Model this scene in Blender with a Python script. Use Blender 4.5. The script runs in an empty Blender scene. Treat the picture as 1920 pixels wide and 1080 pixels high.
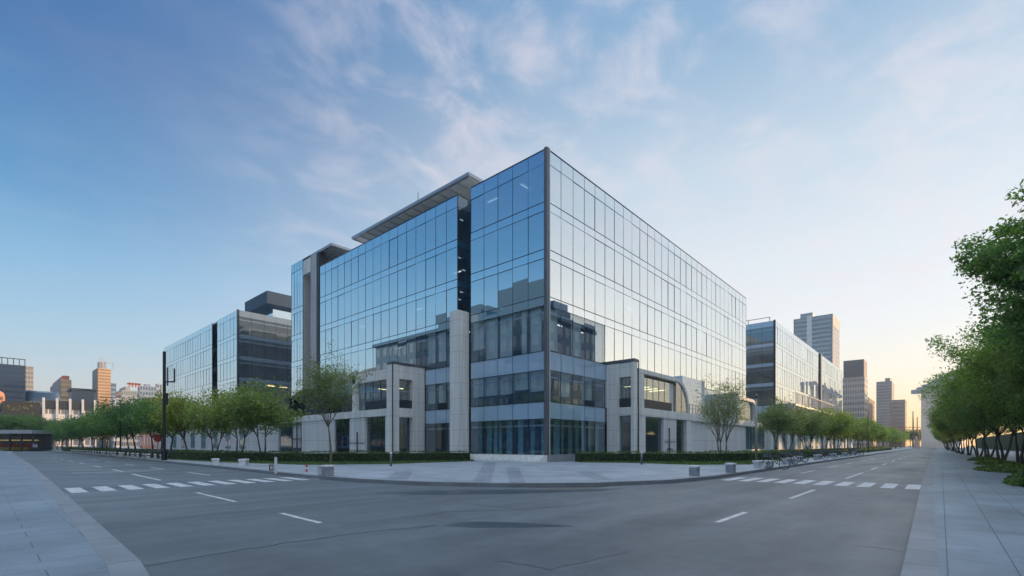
import bpy, math, random
import numpy as np
from mathutils import Vector, Matrix
R = math.radians
HAZE = 0.0003
rnd = random.Random(11)
scene = bpy.context.scene
COL = scene.collection

# ------------------------------------------------------------------ measured camera
# world frame: x runs along the right-hand street, y along the left-hand street,
# the corner of the big glass building stands at the origin, road level is z = 0
FPX, HOR, CXP = 897.0, 834.0, 960.0
CAM = Vector((-31.72, -24.54, 1.6))
FW, RT = (0.7447, 0.6674), (0.6674, -0.7447)

def ray(px):
    r = (px - CXP) / FPX
    return FW[0] + RT[0] * r, FW[1] + RT[1] * r
def G(px, py, z=0.0):
    t = (CAM.z - z) * FPX / (py - HOR)
    d = ray(px)
    return CAM.x + d[0] * t, CAM.y + d[1] * t
def D(px, t):
    d = ray(px)
    return CAM.x + d[0] * t, CAM.y + d[1] * t
def on_u(px, u):
    d = ray(px); t = (u - CAM.x) / d[0]
    return CAM.y + d[1] * t
def on_v(px, v):
    d = ray(px); t = (v - CAM.y) / d[1]
    return CAM.x + d[0] * t
def zat(py, t):
    return CAM.z + (HOR - py) / FPX * t
def depth(u, v):
    return (u - CAM.x) * FW[0] + (v - CAM.y) * FW[1]
def proj(p):
    dx, dy = p[0] - CAM.x, p[1] - CAM.y
    t = max(0.1, dx * FW[0] + dy * FW[1])
    return CXP + FPX * (dx * RT[0] + dy * RT[1]) / t, HOR - FPX * (p[2] - CAM.z) / t

# ------------------------------------------------------------------ materials
def lin(c):
    out = []
    for k in c:
        k = k / 255.0
        out.append(k / 12.92 if k <= 0.04045 else ((k + 0.055) / 1.055) ** 2.4)
    return tuple(out) + (1.0,)

class NT:
    def __init__(s, tree): s.t = tree
    def n(s, typ, **kw):
        nd = s.t.nodes.new(typ)
        for k, v in kw.items():
            if k.startswith('i_'):
                nd.inputs[k[2:].replace('_', ' ')].default_value = v
            else: setattr(nd, k, v)
        return nd
    def l(s, a, b): s.t.links.new(a, b)
    def math(s, op, a, b=None, c=None, clamp=False):
        m = s.n('ShaderNodeMath', operation=op); m.use_clamp = clamp
        for i, x in enumerate((a, b, c)):
            if x is None: continue
            if isinstance(x, (int, float)): m.inputs[i].default_value = x
            else: s.l(x, m.inputs[i])
        return m.outputs[0]
    def mix(s, fac, a, b, mode='MIX'):
        m = s.n('ShaderNodeMix', data_type='RGBA', blend_type=mode)
        for sock, x in ((m.inputs[0], fac), (m.inputs[6], a), (m.inputs[7], b)):
            if isinstance(x, (int, float)): sock.default_value = x
            elif isinstance(x, tuple): sock.default_value = x if len(x) == 4 else x + (1,)
            else: s.l(x, sock)
        return m.outputs[2]
    def ramp(s, fac, stops):
        r = s.n('ShaderNodeValToRGB')
        while len(r.color_ramp.elements) < len(stops): r.color_ramp.elements.new(0.5)
        for e, (p, c) in zip(r.color_ramp.elements, stops):
            e.position = p; e.color = c if len(c) == 4 else tuple(c) + (1,)
        s.l(fac, r.inputs[0]); return r.outputs[0]
    def maprange(s, v, a, b, c=0.0, d=1.0, smooth=False):
        m = s.n('ShaderNodeMapRange', interpolation_type='SMOOTHSTEP' if smooth else 'LINEAR')
        s.l(v, m.inputs[0])
        for i, x in zip((1, 2, 3, 4), (a, b, c, d)): m.inputs[i].default_value = x
        return m.outputs[0]

def new_mat(name):
    m = bpy.data.materials.new(name); m.use_nodes = True
    t = m.node_tree; t.nodes.clear()
    nt = NT(t); out = nt.n('ShaderNodeOutputMaterial')
    return m, nt, out

def plain(name, col, rough=0.6, metal=0.0, var=0.15, scale=1.2, bump=0.0, streak=False, joint=0.0):
    m, nt, out = new_mat(name)
    b = nt.n('ShaderNodeBsdfPrincipled'); nt.l(b.outputs[0], out.inputs[0])
    b.inputs['Roughness'].default_value = rough; b.inputs['Metallic'].default_value = metal
    tc = nt.n('ShaderNodeTexCoord')
    mp = nt.n('ShaderNodeMapping'); nt.l(tc.outputs['Object'], mp.inputs[0])
    if streak: mp.inputs['Scale'].default_value = (1, 1, 0.12)
    no = nt.n('ShaderNodeTexNoise', i_Scale=scale, i_Detail=6.0, i_Roughness=0.62); nt.l(mp.outputs[0], no.inputs['Vector'])
    c = tuple(col) + (1,)
    lo = tuple(x * (1 - var) for x in col) + (1,); hi = tuple(min(1, x * (1 + var)) for x in col) + (1,)
    cc = nt.ramp(no.outputs[0], [(0.3, lo), (0.7, hi)])
    if joint:
        sp = nt.n('ShaderNodeSeparateXYZ'); nt.l(tc.outputs['Object'], sp.inputs[0])
        jz = nt.math('LESS_THAN', nt.math('FRACT', nt.math('DIVIDE', sp.outputs[2], joint)), .022)
        jx = nt.math('LESS_THAN', nt.math('FRACT', nt.math('DIVIDE', nt.math('ADD', sp.outputs[0], sp.outputs[1]), joint * 1.35)), .016)
        cc = nt.mix(nt.math('MULTIPLY', nt.math('MAXIMUM', jz, jx), .55), cc, tuple(x * .35 for x in col) + (1,))
        m2 = nt.n('ShaderNodeMapping'); m2.inputs['Scale'].default_value = (2.2, 2.2, .10); nt.l(tc.outputs['Object'], m2.inputs[0])
        n2 = nt.n('ShaderNodeTexNoise', i_Scale=1.4, i_Detail=5.0, i_Roughness=.6); nt.l(m2.outputs[0], n2.inputs['Vector'])
        cc = nt.mix(.55, cc, nt.ramp(n2.outputs[0], [(.35, (.70, .70, .70)), (.6, (1.05, 1.05, 1.05))]), 'MULTIPLY')
    nt.l(cc, b.inputs['Base Color'])
    if bump:
        bn = nt.n('ShaderNodeTexNoise', i_Scale=scale * 30, i_Detail=4.0); nt.l(tc.outputs['Object'], bn.inputs['Vector'])
        bp = nt.n('ShaderNodeBump', i_Strength=bump, i_Distance=0.02); nt.l(bn.outputs[0], bp.inputs['Height']); nt.l(bp.outputs[0], b.inputs['Normal'])
    return m

def glass(name, trans=(.45, .62, .70), refl=(.86, .93, 1.0), r0=0.42, r1=0.92):
    m, nt, out = new_mat(name)
    tr = nt.n('ShaderNodeBsdfTransparent'); tr.inputs[0].default_value = trans + (1,)
    gl = nt.n('ShaderNodeBsdfGlossy'); gl.inputs['Color'].default_value = refl + (1,); gl.inputs['Roughness'].default_value = 0.012
    lw = nt.n('ShaderNodeLayerWeight', i_Blend=0.5)
    f = nt.maprange(nt.math('POWER', lw.outputs['Facing'], 1.7), 0.0, 1.0, r0, r1)
    nt.l(nt.ramp(lw.outputs['Facing'], [(.2, refl + (1,)), (.75, tuple(.5 + .5 * x for x in refl) + (1,))]), gl.inputs['Color'])
    tc = nt.n('ShaderNodeTexCoord')
    # faint roller-wave of toughened glass
    no = nt.n('ShaderNodeTexNoise', i_Scale=0.35, i_Detail=0.0); nt.l(tc.outputs['Object'], no.inputs['Vector'])
    bp = nt.n('ShaderNodeBump', i_Strength=0.03, i_Distance=0.08); nt.l(no.outputs[0], bp.inputs['Height']); nt.l(bp.outputs[0], gl.inputs['Normal'])
    # thin dust film
    df = nt.n('ShaderNodeBsdfDiffuse'); df.inputs[0].default_value = (.30, .36, .42, 1)
    mx = nt.n('ShaderNodeMixShader'); nt.l(f, mx.inputs[0]); nt.l(tr.outputs[0], mx.inputs[1]); nt.l(gl.outputs[0], mx.inputs[2])
    m2 = nt.n('ShaderNodeMixShader'); m2.inputs[0].default_value = 0.05; nt.l(mx.outputs[0], m2.inputs[1]); nt.l(df.outputs[0], m2.inputs[2])
    nt.l(m2.outputs[0], out.inputs[0]); return m

def spandrel_mat(name, col, r0=0.35, r1=0.9, refl=(.86, .93, 1.0)):
    m, nt, out = new_mat(name)
    df = nt.n('ShaderNodeBsdfDiffuse'); df.inputs[0].default_value = col + (1,)
    gl = nt.n('ShaderNodeBsdfGlossy'); gl.inputs['Color'].default_value = refl + (1,); gl.inputs['Roughness'].default_value = 0.015
    lw = nt.n('ShaderNodeLayerWeight', i_Blend=0.5)
    f = nt.maprange(nt.math('POWER', lw.outputs['Facing'], 1.7), 0.0, 1.0, r0, r1)
    nt.l(nt.ramp(lw.outputs['Facing'], [(.2, refl + (1,)), (.75, tuple(.5 + .5 * x for x in refl) + (1,))]), gl.inputs['Color'])
    mx = nt.n('ShaderNodeMixShader'); nt.l(f, mx.inputs[0]); nt.l(df.outputs[0], mx.inputs[1]); nt.l(gl.outputs[0], mx.inputs[2])
    nt.l(mx.outputs[0], out.inputs[0]); return m

def leaf_mat(name, dark, light, trans=0.35):
    m, nt, out = new_mat(name)
    tc = nt.n('ShaderNodeTexCoord')
    ge = nt.n('ShaderNodeNewGeometry')
    no = nt.n('ShaderNodeTexNoise', i_Scale=0.8, i_Detail=3.0); nt.l(tc.outputs['Object'], no.inputs['Vector'])
    f = nt.math('ADD', nt.math('MULTIPLY', no.outputs[0], 0.9), nt.math('MULTIPLY', ge.outputs['Random Per Island'], 0.55))
    c = nt.ramp(f, [(0.42, dark + (1,)), (0.95, light + (1,))])
    oi = nt.n('ShaderNodeObjectInfo')
    c = nt.mix(.8, c, nt.ramp(oi.outputs['Random'], [(0, (.72, .86, .95)), (.5, (1.05, 1.05, .9)), (1, (1.45, 1.25, .75))]), 'MULTIPLY')
    df = nt.n('ShaderNodeBsdfPrincipled'); df.inputs['Roughness'].default_value = 0.55; nt.l(c, df.inputs['Base Color'])
    tr = nt.n('ShaderNodeBsdfTranslucent'); nt.l(nt.mix(1.0, c, (1.3, 1.5, .6, 1), 'MULTIPLY'), tr.inputs[0])
    mx = nt.n('ShaderNodeMixShader'); mx.inputs[0].default_value = trans
    nt.l(df.outputs[0], mx.inputs[1]); nt.l(tr.outputs[0], mx.inputs[2]); nt.l(mx.outputs[0], out.inputs[0]); return m

def emit(name, col, s):
    m, nt, out = new_mat(name)
    e = nt.n('ShaderNodeEmission'); e.inputs[0].default_value = col + (1,); e.inputs[1].default_value = s
    nt.l(e.outputs[0], out.inputs[0]); return m

def asphalt():
    m, nt, out = new_mat('asphalt')
    b = nt.n('ShaderNodeBsdfPrincipled'); nt.l(b.outputs[0], out.inputs[0])
    tc = nt.n('ShaderNodeTexCoord')
    big = nt.n('ShaderNodeTexNoise', i_Scale=0.16, i_Detail=5.0, i_Roughness=0.6, i_Distortion=0.6); nt.l(tc.outputs['Object'], big.inputs['Vector'])
    mp = nt.n('ShaderNodeMapping'); mp.inputs['Rotation'].default_value = (0, 0, R(44)); mp.inputs['Scale'].default_value = (0.12, 1.5, 1); nt.l(tc.outputs['Object'], mp.inputs[0])
    st = nt.n('ShaderNodeTexNoise', i_Scale=0.6, i_Detail=4.0); nt.l(mp.outputs[0], st.inputs['Vector'])
    fine = nt.n('ShaderNodeTexNoise', i_Scale=70.0, i_Detail=3.0); nt.l(tc.outputs['Object'], fine.inputs['Vector'])
    f = nt.math('ADD', nt.math('MULTIPLY', big.outputs[0], 0.55), nt.math('MULTIPLY', st.outputs[0], 0.45))
    c = nt.ramp(f, [(0.34, (.058, .072, .085)), (0.5, (.088, .106, .121)), (0.66, (.122, .144, .162))])
    c = nt.mix(0.6, c, nt.ramp(fine.outputs[0], [(0.3, (.45, .45, .45)), (0.7, (1.5, 1.5, 1.5))]), 'MULTIPLY')
    mid = nt.n('ShaderNodeTexNoise', i_Scale=2.2, i_Detail=8.0, i_Roughness=0.7); nt.l(tc.outputs['Object'], mid.inputs['Vector'])
    c = nt.mix(0.5, c, nt.ramp(mid.outputs[0], [(0.35, (.72, .72, .72)), (0.65, (1.25, 1.25, 1.25))]), 'MULTIPLY')
    vo = nt.n('ShaderNodeTexVoronoi', i_Scale=0.14); nt.l(tc.outputs['Object'], vo.inputs['Vector'])
    c = nt.mix(0.30, c, nt.ramp(vo.outputs['Color'], [(0.2, (.78, .78, .78)), (0.8, (1.18, 1.18, 1.18))]), 'MULTIPLY')
    nt.l(c, b.inputs['Base Color'])
    nt.l(nt.maprange(f, 0.3, 0.7, 0.62, 0.42), b.inputs['Roughness'])
    bp = nt.n('ShaderNodeBump', i_Strength=0.25, i_Distance=0.01); nt.l(fine.outputs[0], bp.inputs['Height']); nt.l(bp.outputs[0], b.inputs['Normal'])
    return m

def paint():
    m, nt, out = new_mat('road_paint')
    b = nt.n('ShaderNodeBsdfPrincipled'); nt.l(b.outputs[0], out.inputs[0]); b.inputs['Roughness'].default_value = .55
    tc = nt.n('ShaderNodeTexCoord')
    n1 = nt.n('ShaderNodeTexNoise', i_Scale=3.0, i_Detail=9.0, i_Roughness=.75); nt.l(tc.outputs['Object'], n1.inputs['Vector'])
    n2 = nt.n('ShaderNodeTexNoise', i_Scale=28.0, i_Detail=4.0, i_Roughness=.7); nt.l(tc.outputs['Object'], n2.inputs['Vector'])
    f = nt.math('ADD', nt.math('MULTIPLY', n1.outputs[0], .6), nt.math('MULTIPLY', n2.outputs[0], .4))
    nt.l(nt.ramp(f, [(.36, (.10, .12, .14)), (.46, (.36, .39, .42)), (.58, (.56, .59, .62))]), b.inputs['Base Color'])
    return m

def paving(name, c1, c2, mortar, bw, bh, rot=0.0, rough=0.55, ms=0.008):
    m, nt, out = new_mat(name)
    b = nt.n('ShaderNodeBsdfPrincipled'); nt.l(b.outputs[0], out.inputs[0]); b.inputs['Roughness'].default_value = rough
    tc = nt.n('ShaderNodeTexCoord')
    mp = nt.n('ShaderNodeMapping'); mp.inputs['Rotation'].default_value = (0, 0, rot); nt.l(tc.outputs['Object'], mp.inputs[0])
    br = nt.n('ShaderNodeTexBrick', i_Scale=1.0, i_Mortar_Size=ms, i_Brick_Width=bw, i_Row_Height=bh)
    br.inputs['Color1'].default_value = c1 + (1,); br.inputs['Color2'].default_value = c2 + (1,); br.inputs['Mortar'].default_value = mortar + (1,)
    nt.l(mp.outputs[0], br.inputs['Vector'])
    no = nt.n('ShaderNodeTexNoise', i_Scale=0.5, i_Detail=7.0, i_Roughness=0.65); nt.l(tc.outputs['Object'], no.inputs['Vector'])
    c = nt.mix(0.8, br.outputs[0], nt.ramp(no.outputs[0], [(0.34, (.62, .62, .62)), (0.66, (1.18, 1.18, 1.18))]), 'MULTIPLY')
    st = nt.n('ShaderNodeTexNoise', i_Scale=1.7, i_Detail=8.0, i_Roughness=.8); nt.l(tc.outputs['Object'], st.inputs['Vector'])
    c = nt.mix(.5, c, nt.ramp(st.outputs[0], [(.30, (.5, .5, .5)), (.44, (1, 1, 1))]), 'MULTIPLY')
    fi = nt.n('ShaderNodeTexNoise', i_Scale=45.0, i_Detail=2.0); nt.l(tc.outputs['Object'], fi.inputs['Vector'])
    c = nt.mix(0.25, c, nt.ramp(fi.outputs[0], [(0.3, (.7, .7, .7)), (0.7, (1.25, 1.25, 1.25))]), 'MULTIPLY')
    nt.l(c, b.inputs['Base Color'])
    bp = nt.n('ShaderNodeBump', i_Strength=0.3, i_Distance=0.01); nt.l(br.outputs['Fac'], bp.inputs['Height']); bp.invert = True; nt.l(bp.outputs[0], b.inputs['Normal'])
    return m

M = dict(
    asphalt=asphalt(),
    walk=paving('sidewalk_slabs', (.155, .205, .250), (.172, .222, .268), (.075, .10, .125), 1.2, 0.6),
    plaza=paving('plaza_slabs', (.265, .315, .365), (.29, .34, .39), (.19, .225, .265), 1.6, 0.8, R(45)),
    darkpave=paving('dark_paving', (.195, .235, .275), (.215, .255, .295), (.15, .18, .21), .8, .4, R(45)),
    kerb=plain('kerb_stone', (.17, .195, .22), 0.6, 0, .2, 0.8, 0.2),
    kerbface=plain('kerb_face', (.10, .11, .12), 0.6, 0, .2, 0.8),
    paint=paint(),
    tar=plain('tar', (.036, .043, .051), 0.45, 0, .2, 1),
    wet=plain('worn_asphalt', (.040, .052, .064), 0.35, 0, .25, 1.2),
    earth=plain('far_ground', (.11, .12, .10), 0.9, 0, .3, .05),
    grass=plain('grass', (.055, .10, .030), 0.8, 0, .4, 1.5),
    glass=glass('curtain_glass', (.45,.62,.70), (.72,.84,.92), .76, .97),
    glassL=glass('curtain_glass_street', (.42, .60, .70), (.86, .96, 1.0), 0.72, 0.95),
    glassD=glass('shop_glass', (.62, .74, .78), (.8, .9, 1.0), 0.12, 0.42),
    glassB=glass('blue_glass', (.10, .20, .38), (.6, .8, 1.0), 0.15, 0.7),
    span=spandrel_mat('spandrel_glass', (.06, .11, .16), .72, .95, (.84, .95, 1.0)),
    spanR=spandrel_mat('spandrel_glass_pale', (.12, .16, .20), .74, .97, (.70, .82, .91)),
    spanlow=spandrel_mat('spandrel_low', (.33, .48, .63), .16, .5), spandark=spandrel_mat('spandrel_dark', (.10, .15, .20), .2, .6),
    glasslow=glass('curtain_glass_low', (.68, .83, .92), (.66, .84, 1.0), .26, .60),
    mull=plain('mullion_metal', (.045, .065, .09), 0.35, .6, .1),
    post=plain('post_metal', (.13, .145, .165), 0.4, .4, .1),
    strip=plain('pale_strip', (.50, .54, .58), 0.4, .2, .05),
    conc=plain('cast_concrete', (.72, .735, .72), 0.75, 0, .08, .5, .15, True, 1.5),
    concw=plain('pale_render', (.64, .665, .67), 0.75, 0, .08, .4, .1, True, 2.1),
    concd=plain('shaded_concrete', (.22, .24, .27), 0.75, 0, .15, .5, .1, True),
    panel=plain('stone_panel', (.46, .48, .50), 0.6, 0, .12, .4, .1, True, 1.0),
    dark=plain('dark_cladding', (.026, .034, .046), 0.5, 0, .2),
    roof=plain('roof_metal', (.36, .40, .44), 0.4, .5, .1),
    soffit=plain('soffit', (.88, .86, .82), 0.6, 0, .12, 1.0),
    ceil=plain('office_ceiling', (.42, .44, .46), 0.8, 0, .1),
    core=plain('core_wall', (.17, .20, .23), 0.8, 0, .35, .35),
    coreW=plain('lobby_wall', (.15, .22, .24), 0.8, 0, .4, .5),
    wood=plain('wood_slats', (.42, .24, .09), 0.5, 0, .3, 3),
    blind=plain('roller_blind', (.74, .69, .60), 0.8, 0, .12, .6),
    curtain=plain('teal_curtain', (.22, .40, .42), 0.7, 0, .3, 2),
    desk=plain('desk', (.05, .06, .075), 0.6, 0, .3, 2),
    light=emit('office_lamp', (1, .96, .88), 1.8),
    softlamp=emit('stair_lamp', (.8, .95, 1), .6),
    warm=emit('warm_lamp', (1, .66, .28), 5.0),
    winglow=emit('window_glow', (.9, .72, .30), .25),
    white=plain('white_stone', (.60, .63, .66), 0.6, 0, .1, 1),
    iron=plain('black_iron', (.022, .024, .028), 0.45, .3, .1),
    grey=plain('grey_stone', (.24, .27, .31), 0.7, 0, .2, 2),
    red=plain('red_paint', (.55, .03, .03), 0.5, 0, .1),
    tank=plain('rusty_red', (.45, .13, .07), 0.6, 0, .2),
    bark=plain('bark', (.10, .085, .062), 0.9, 0, .35, 4, .4),
    bark2=plain('pale_bark', (.15, .14, .10), 0.9, 0, .35, 4, .4),
    leafA=leaf_mat('leaf_fresh', (.115, .16, .050), (.26, .32, .105), .45),
    leafB=leaf_mat('leaf_mid', (.040, .105, .040), (.12, .215, .075), .45),
    leafC=leaf_mat('leaf_olive', (.13, .16, .065), (.30, .32, .16), .45),
    leafD=leaf_mat('leaf_deep', (.070, .135, .062), (.20, .31, .11), .5),
    leafH=leaf_mat('leaf_hedge', (.022, .060, .020), (.14, .21, .055)),
    hedgecore=plain('hedge_core', (.014, .032, .012), 0.9, 0, .3),
)
def facemat(name, wall, rough=.6, var=.12): return plain(name, wall, rough, 0, var, .08)
winmat = {}
def win(name, col, r0=.2, r1=.8, refl=(.85, .92, 1)):
    if name not in winmat: winmat[name] = spandrel_mat(name, col, r0, r1, refl)
    return winmat[name]

# ------------------------------------------------------------------ mesh builder
class MB:
    def __init__(s): s.v = []; s.f = []
    def quad(s, a, b, c, d):
        i = len(s.v); s.v += [tuple(a), tuple(b), tuple(c), tuple(d)]; s.f.append((i, i + 1, i + 2, i + 3))
    def box(s, x0, x1, y0, y1, z0, z1):
        x0, x1 = min(x0, x1), max(x0, x1); y0, y1 = min(y0, y1), max(y0, y1); z0, z1 = min(z0, z1), max(z0, z1)
        i = len(s.v)
        s.v += [(x0, y0, z0), (x1, y0, z0), (x1, y1, z0), (x0, y1, z0), (x0, y0, z1), (x1, y0, z1), (x1, y1, z1), (x0, y1, z1)]
        for f in ((0, 3, 2, 1), (4, 5, 6, 7), (0, 1, 5, 4), (1, 2, 6, 5), (2, 3, 7, 6), (3, 0, 4, 7)): s.f.append(tuple(i + k for k in f))
        return s
    def obox(s, p, d, n, s0, s1, n0, n1, z0, z1):
        """box in a facade frame: p origin (u,v), d along, n outward"""
        i = len(s.v)
        def q(a, b, z): return (p[0] + d[0] * a + n[0] * b, p[1] + d[1] * a + n[1] * b, z)
        s.v += [q(s0, n0, z0), q(s1, n0, z0), q(s1, n1, z0), q(s0, n1, z0), q(s0, n0, z1), q(s1, n0, z1), q(s1, n1, z1), q(s0, n1, z1)]
        fl = ((0, 3, 2, 1), (4, 5, 6, 7), (0, 1, 5, 4), (1, 2, 6, 5), (2, 3, 7, 6), (3, 0, 4, 7))
        flip = (d[0] * n[1] - d[1] * n[0]) < 0
        for f in fl: s.f.append(tuple(i + k for k in (f[::-1] if flip else f)))
        return s
    def prism(s, pts, z0, z1):
        if sum((pts[i][0] * pts[(i + 1) % len(pts)][1] - pts[(i + 1) % len(pts)][0] * pts[i][1]) for i in range(len(pts))) < 0: pts = pts[::-1]
        n = len(pts); i = len(s.v)
        s.v += [(p[0], p[1], z0) for p in pts] + [(p[0], p[1], z1) for p in pts]
        s.f.append(tuple(i + k for k in range(n))[::-1]); s.f.append(tuple(i + n + k for k in range(n)))
        for k in range(n): s.f.append((i + k, i + (k + 1) % n, i + n + (k + 1) % n, i + n + k))
        return s
    def sheet(s, pts, z):
        if sum((pts[i][0] * pts[(i + 1) % len(pts)][1] - pts[(i + 1) % len(pts)][0] * pts[i][1]) for i in range(len(pts))) < 0: pts = pts[::-1]
        i = len(s.v); s.v += [(p[0], p[1], z) for p in pts]; s.f.append(tuple(i + k for k in range(len(pts)))); return s
    def tube(s, path, rad, n=6, cap=True):
        path = [Vector(p) for p in path]
        if not isinstance(rad, (list, tuple)): rad = [rad] * len(path)
        i0 = len(s.v)
        for k, p in enumerate(path):
            t = (path[min(k + 1, len(path) - 1)] - path[max(k - 1, 0)]).normalized()
            a = t.cross(Vector((0, 0, 1)) if abs(t.z) < .9 else Vector((1, 0, 0))).normalized(); b = t.cross(a)
            for j in range(n):
                an = 2 * math.pi * j / n
                s.v.append(tuple(p + (a * math.cos(an) + b * math.sin(an)) * rad[k]))
        for k in range(len(path) - 1):
            for j in range(n):
                s.f.append((i0 + k * n + j, i0 + k * n + (j + 1) % n, i0 + (k + 1) * n + (j + 1) % n, i0 + (k + 1) * n + j))
        if cap:
            s.f.append(tuple(i0 + j for j in range(n))[::-1]); s.f.append(tuple(i0 + (len(path) - 1) * n + j for j in range(n)))
        return s
    def lathe(s, prof, n=14, c=(0, 0)):
        i0 = len(s.v)
        for r, z in prof:
            for j in range(n):
                a = 2 * math.pi * j / n; s.v.append((c[0] + r * math.cos(a), c[1] + r * math.sin(a), z))
        for k in range(len(prof) - 1):
            for j in range(n): s.f.append((i0 + k * n + j, i0 + k * n + (j + 1) % n, i0 + (k + 1) * n + (j + 1) % n, i0 + (k + 1) * n + j))
        s.f.append(tuple(i0 + j for j in range(n))[::-1]); s.f.append(tuple(i0 + (len(prof) - 1) * n + j for j in range(n)))
        return s
    def mesh(s, name, mat, smooth=False):
        me = bpy.data.meshes.new(name); me.from_pydata(s.v, [], s.f); me.materials.append(mat)
        if smooth:
            for p in me.polygons: p.use_smooth = True
        me.update(); return me
    def build(s, name, mat, parent=None, smooth=False, bevel=0.0):
        o = bpy.data.objects.new(name, s.mesh(name, mat, smooth)); COL.objects.link(o)
        if parent is not None: o.parent = parent; o.matrix_parent_inverse = parent.matrix_basis.inverted() if False else Matrix.Translation(-parent.location) if parent.type == 'EMPTY' and parent.rotation_euler.z == 0 and not parent.get('_local') else Matrix.Identity(4)
        if bevel:
            bm = o.modifiers.new('bevel', 'BEVEL'); bm.width = bevel; bm.segments = 2; bm.limit_method = 'ANGLE'
        return o

def tag(o, label, cat, group=None):
    o['label'] = label; o['category'] = cat
    if group: o['group'] = group
    return o
def struct(o): o['kind'] = 'structure'; return o
def stuff(o): o['kind'] = 'stuff'; return o
def thing(name, label, cat, loc=(0, 0, 0), group=None, local=False, rz=0.0):
    """an Empty at the thing's base.  local=True: part meshes are given in local coordinates"""
    o = bpy.data.objects.new(name, None); COL.objects.link(o); o.location = loc; o.rotation_euler = (0, 0, rz)
    o.empty_display_size = .3
    if local: o['_local'] = 1
    return tag(o, label, cat, group)
def dup(root, loc, rz=0.0, label=None, scale=None):
    r = root.copy(); COL.objects.link(r); r.location = loc; r.rotation_euler = (0, 0, rz)
    if label: r['label'] = label
    if scale: r.scale = scale if isinstance(scale, tuple) else (scale,) * 3
    for ch in list(root.children):
        c = ch.copy(); COL.objects.link(c); c.parent = r
        for g in list(ch.children):
            d = g.copy(); COL.objects.link(d); d.parent = c
    return r

# ------------------------------------------------------------------ ground, roads, pavements
KL = -20.8    # kerb of the building side, left street
KR = -16.6    # kerb of the building side, right street
LK = [(-31.0, -24.2), (-30.36, -17.0), (-29.9, -2.4), (-29.15, 23.8), (-27.6, 100.0), (-26.5, 135.0)]   # far kerb of left street
RK = [(-31.0, -24.25), (-24.1, -24.2), (-7.8, -24.0), (60, -23.6), (420, -23.0)]                          # far kerb of right street
struct(MB().sheet([(-300, -300), (900, -300), (900, 900), (-300, 900)], -0.02).build('ground', M['earth']))
road = struct(MB().sheet([(-36, -60), (-20, -60), (-20, -32), (460, -32), (460, -15), (-18, -15), (-18, 330), (-36, 330), (-36, -15), (-120, -15), (-120, -32), (-36, -32)], 0.0).build('road', M['asphalt']))
arc = [(-20.75, 14), (-21.0, 4), (-21.2, -2.0), (-20.9, -6.2), (-20.0, -9.6), (-18.4, -12.5), (-16.0, -14.7), (-12.6, -16.2), (-8.5, -16.7), (0, -16.65)]
plaza_edge = [(-19.9, 330), (-20.3, 48), (-20.6, 24)] + arc + [(30, -16.6), (460, -16.6)]
KZ = 0.15
def offset(line, dist):
    out = []
    for i, p in enumerate(line):
        a = Vector(line[max(i - 1, 0)]); b = Vector(line[min(i + 1, len(line) - 1)])
        t = (b - a).normalized(); out.append((p[0] - t.y * dist, p[1] + t.x * dist))
    return out
def kerb(line, side, name):
    inner = offset(line, 0.32 * side)
    mb = MB()
    for i in range(len(line) - 1):
        L = (Vector(line[i + 1]) - Vector(line[i])).length
        n = max(1, int(L / 1.0)) if L < 70 else 1
        for k in range(n):
            g = 0.006 / (L / n)
            def ip(a, b, t): return (a[0] + (b[0] - a[0]) * t, a[1] + (b[1] - a[1]) * t)
            t0, t1 = (k + g) / n, (k + 1 - g) / n
            mb.prism([ip(line[i], line[i + 1], t0), ip(line[i], line[i + 1], t1), ip(inner[i], inner[i + 1], t1), ip(inner[i], inner[i + 1], t0)], -0.05, KZ)
    return struct(mb.build(name, M['kerb'])), inner
_, pin = kerb(plaza_edge, 1, 'plaza_kerb')
struct(MB().prism(pin + [(460, 330)], -0.05, KZ - .002).build('plaza_pavement', M['plaza']))
_, lin_ = kerb(LK, 1, 'left_kerb')
struct(MB().prism(lin_ + [(-90, 135), (-90, -24.2)], -0.05, KZ - .002).build('left_pavement', M['walk']))
_, rin_ = kerb(RK, -1, 'right_kerb')
struct(MB().prism(rin_ + [(420, -95), (-90, -95), (-90, -24.6)], -0.05, KZ - .002).build('right_pavement', M['walk']))

def mark(name, pts, z=0.004, mat='paint'):
    return MB().sheet(pts, z).build(name, M[mat], road)
for k in range(12):                       # left crossing
    u = -29.62 + k * 0.765
    mark('crosswalk_stripe', [(u, -.55), (u + .44, -.55), (u + .40, -3.1), (u - .04, -3.1)])
for k in range(10):                       # right crossing
    v = -23.98 + k * 0.715
    mark('crosswalk_stripe', [(-9.35, v), (-6.65, v), (-6.65, v + .42), (-9.35, v + .42)])
def dash(u0, v0, u1, v1, w=.12):
    d = Vector((u1 - u0, v1 - v0)).normalized(); n = Vector((-d.y, d.x)) * w / 2
    mark('lane_dash', [(u0 - n.x, v0 - n.y), (u1 - n.x, v1 - n.y), (u1 + n.x, v1 + n.y), (u0 + n.x, v0 + n.y)])
dash(-27.05, -15.1, -27.0, -13.05); dash(-26.9, -9.8, -26.85, -6.0)
dash(-26.25, 1.6, -26.1, 8.4, .14)
for a in range(6): dash(-26.0 + a * .1, 11.5 + a * 8.5, -25.9 + a * .1, 15.5 + a * 8.5, .14)
for a in range(5): dash(-23.6, 4 + a * 9, -23.6, 8 + a * 9, .14)
dash(-28.2, 12, -26.2, 12, .3); dash(-28.0, 16.5, -26.6, 16.5, .25); dash(-25.5, 13, -23.9, 13, .25)
dash(-21.55, -21.1, -19.6, -21.1); dash(-15.6, -21.2, -11.95, -21.2)
dash(-4.4, -21.2, 2.2, -21.2, .14); dash(6.6, -21.2, 10.6, -21.2, .14)
for a in range(6): dash(16 + a * 10, -21.1, 20 + a * 10, -21.1, .14)
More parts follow.
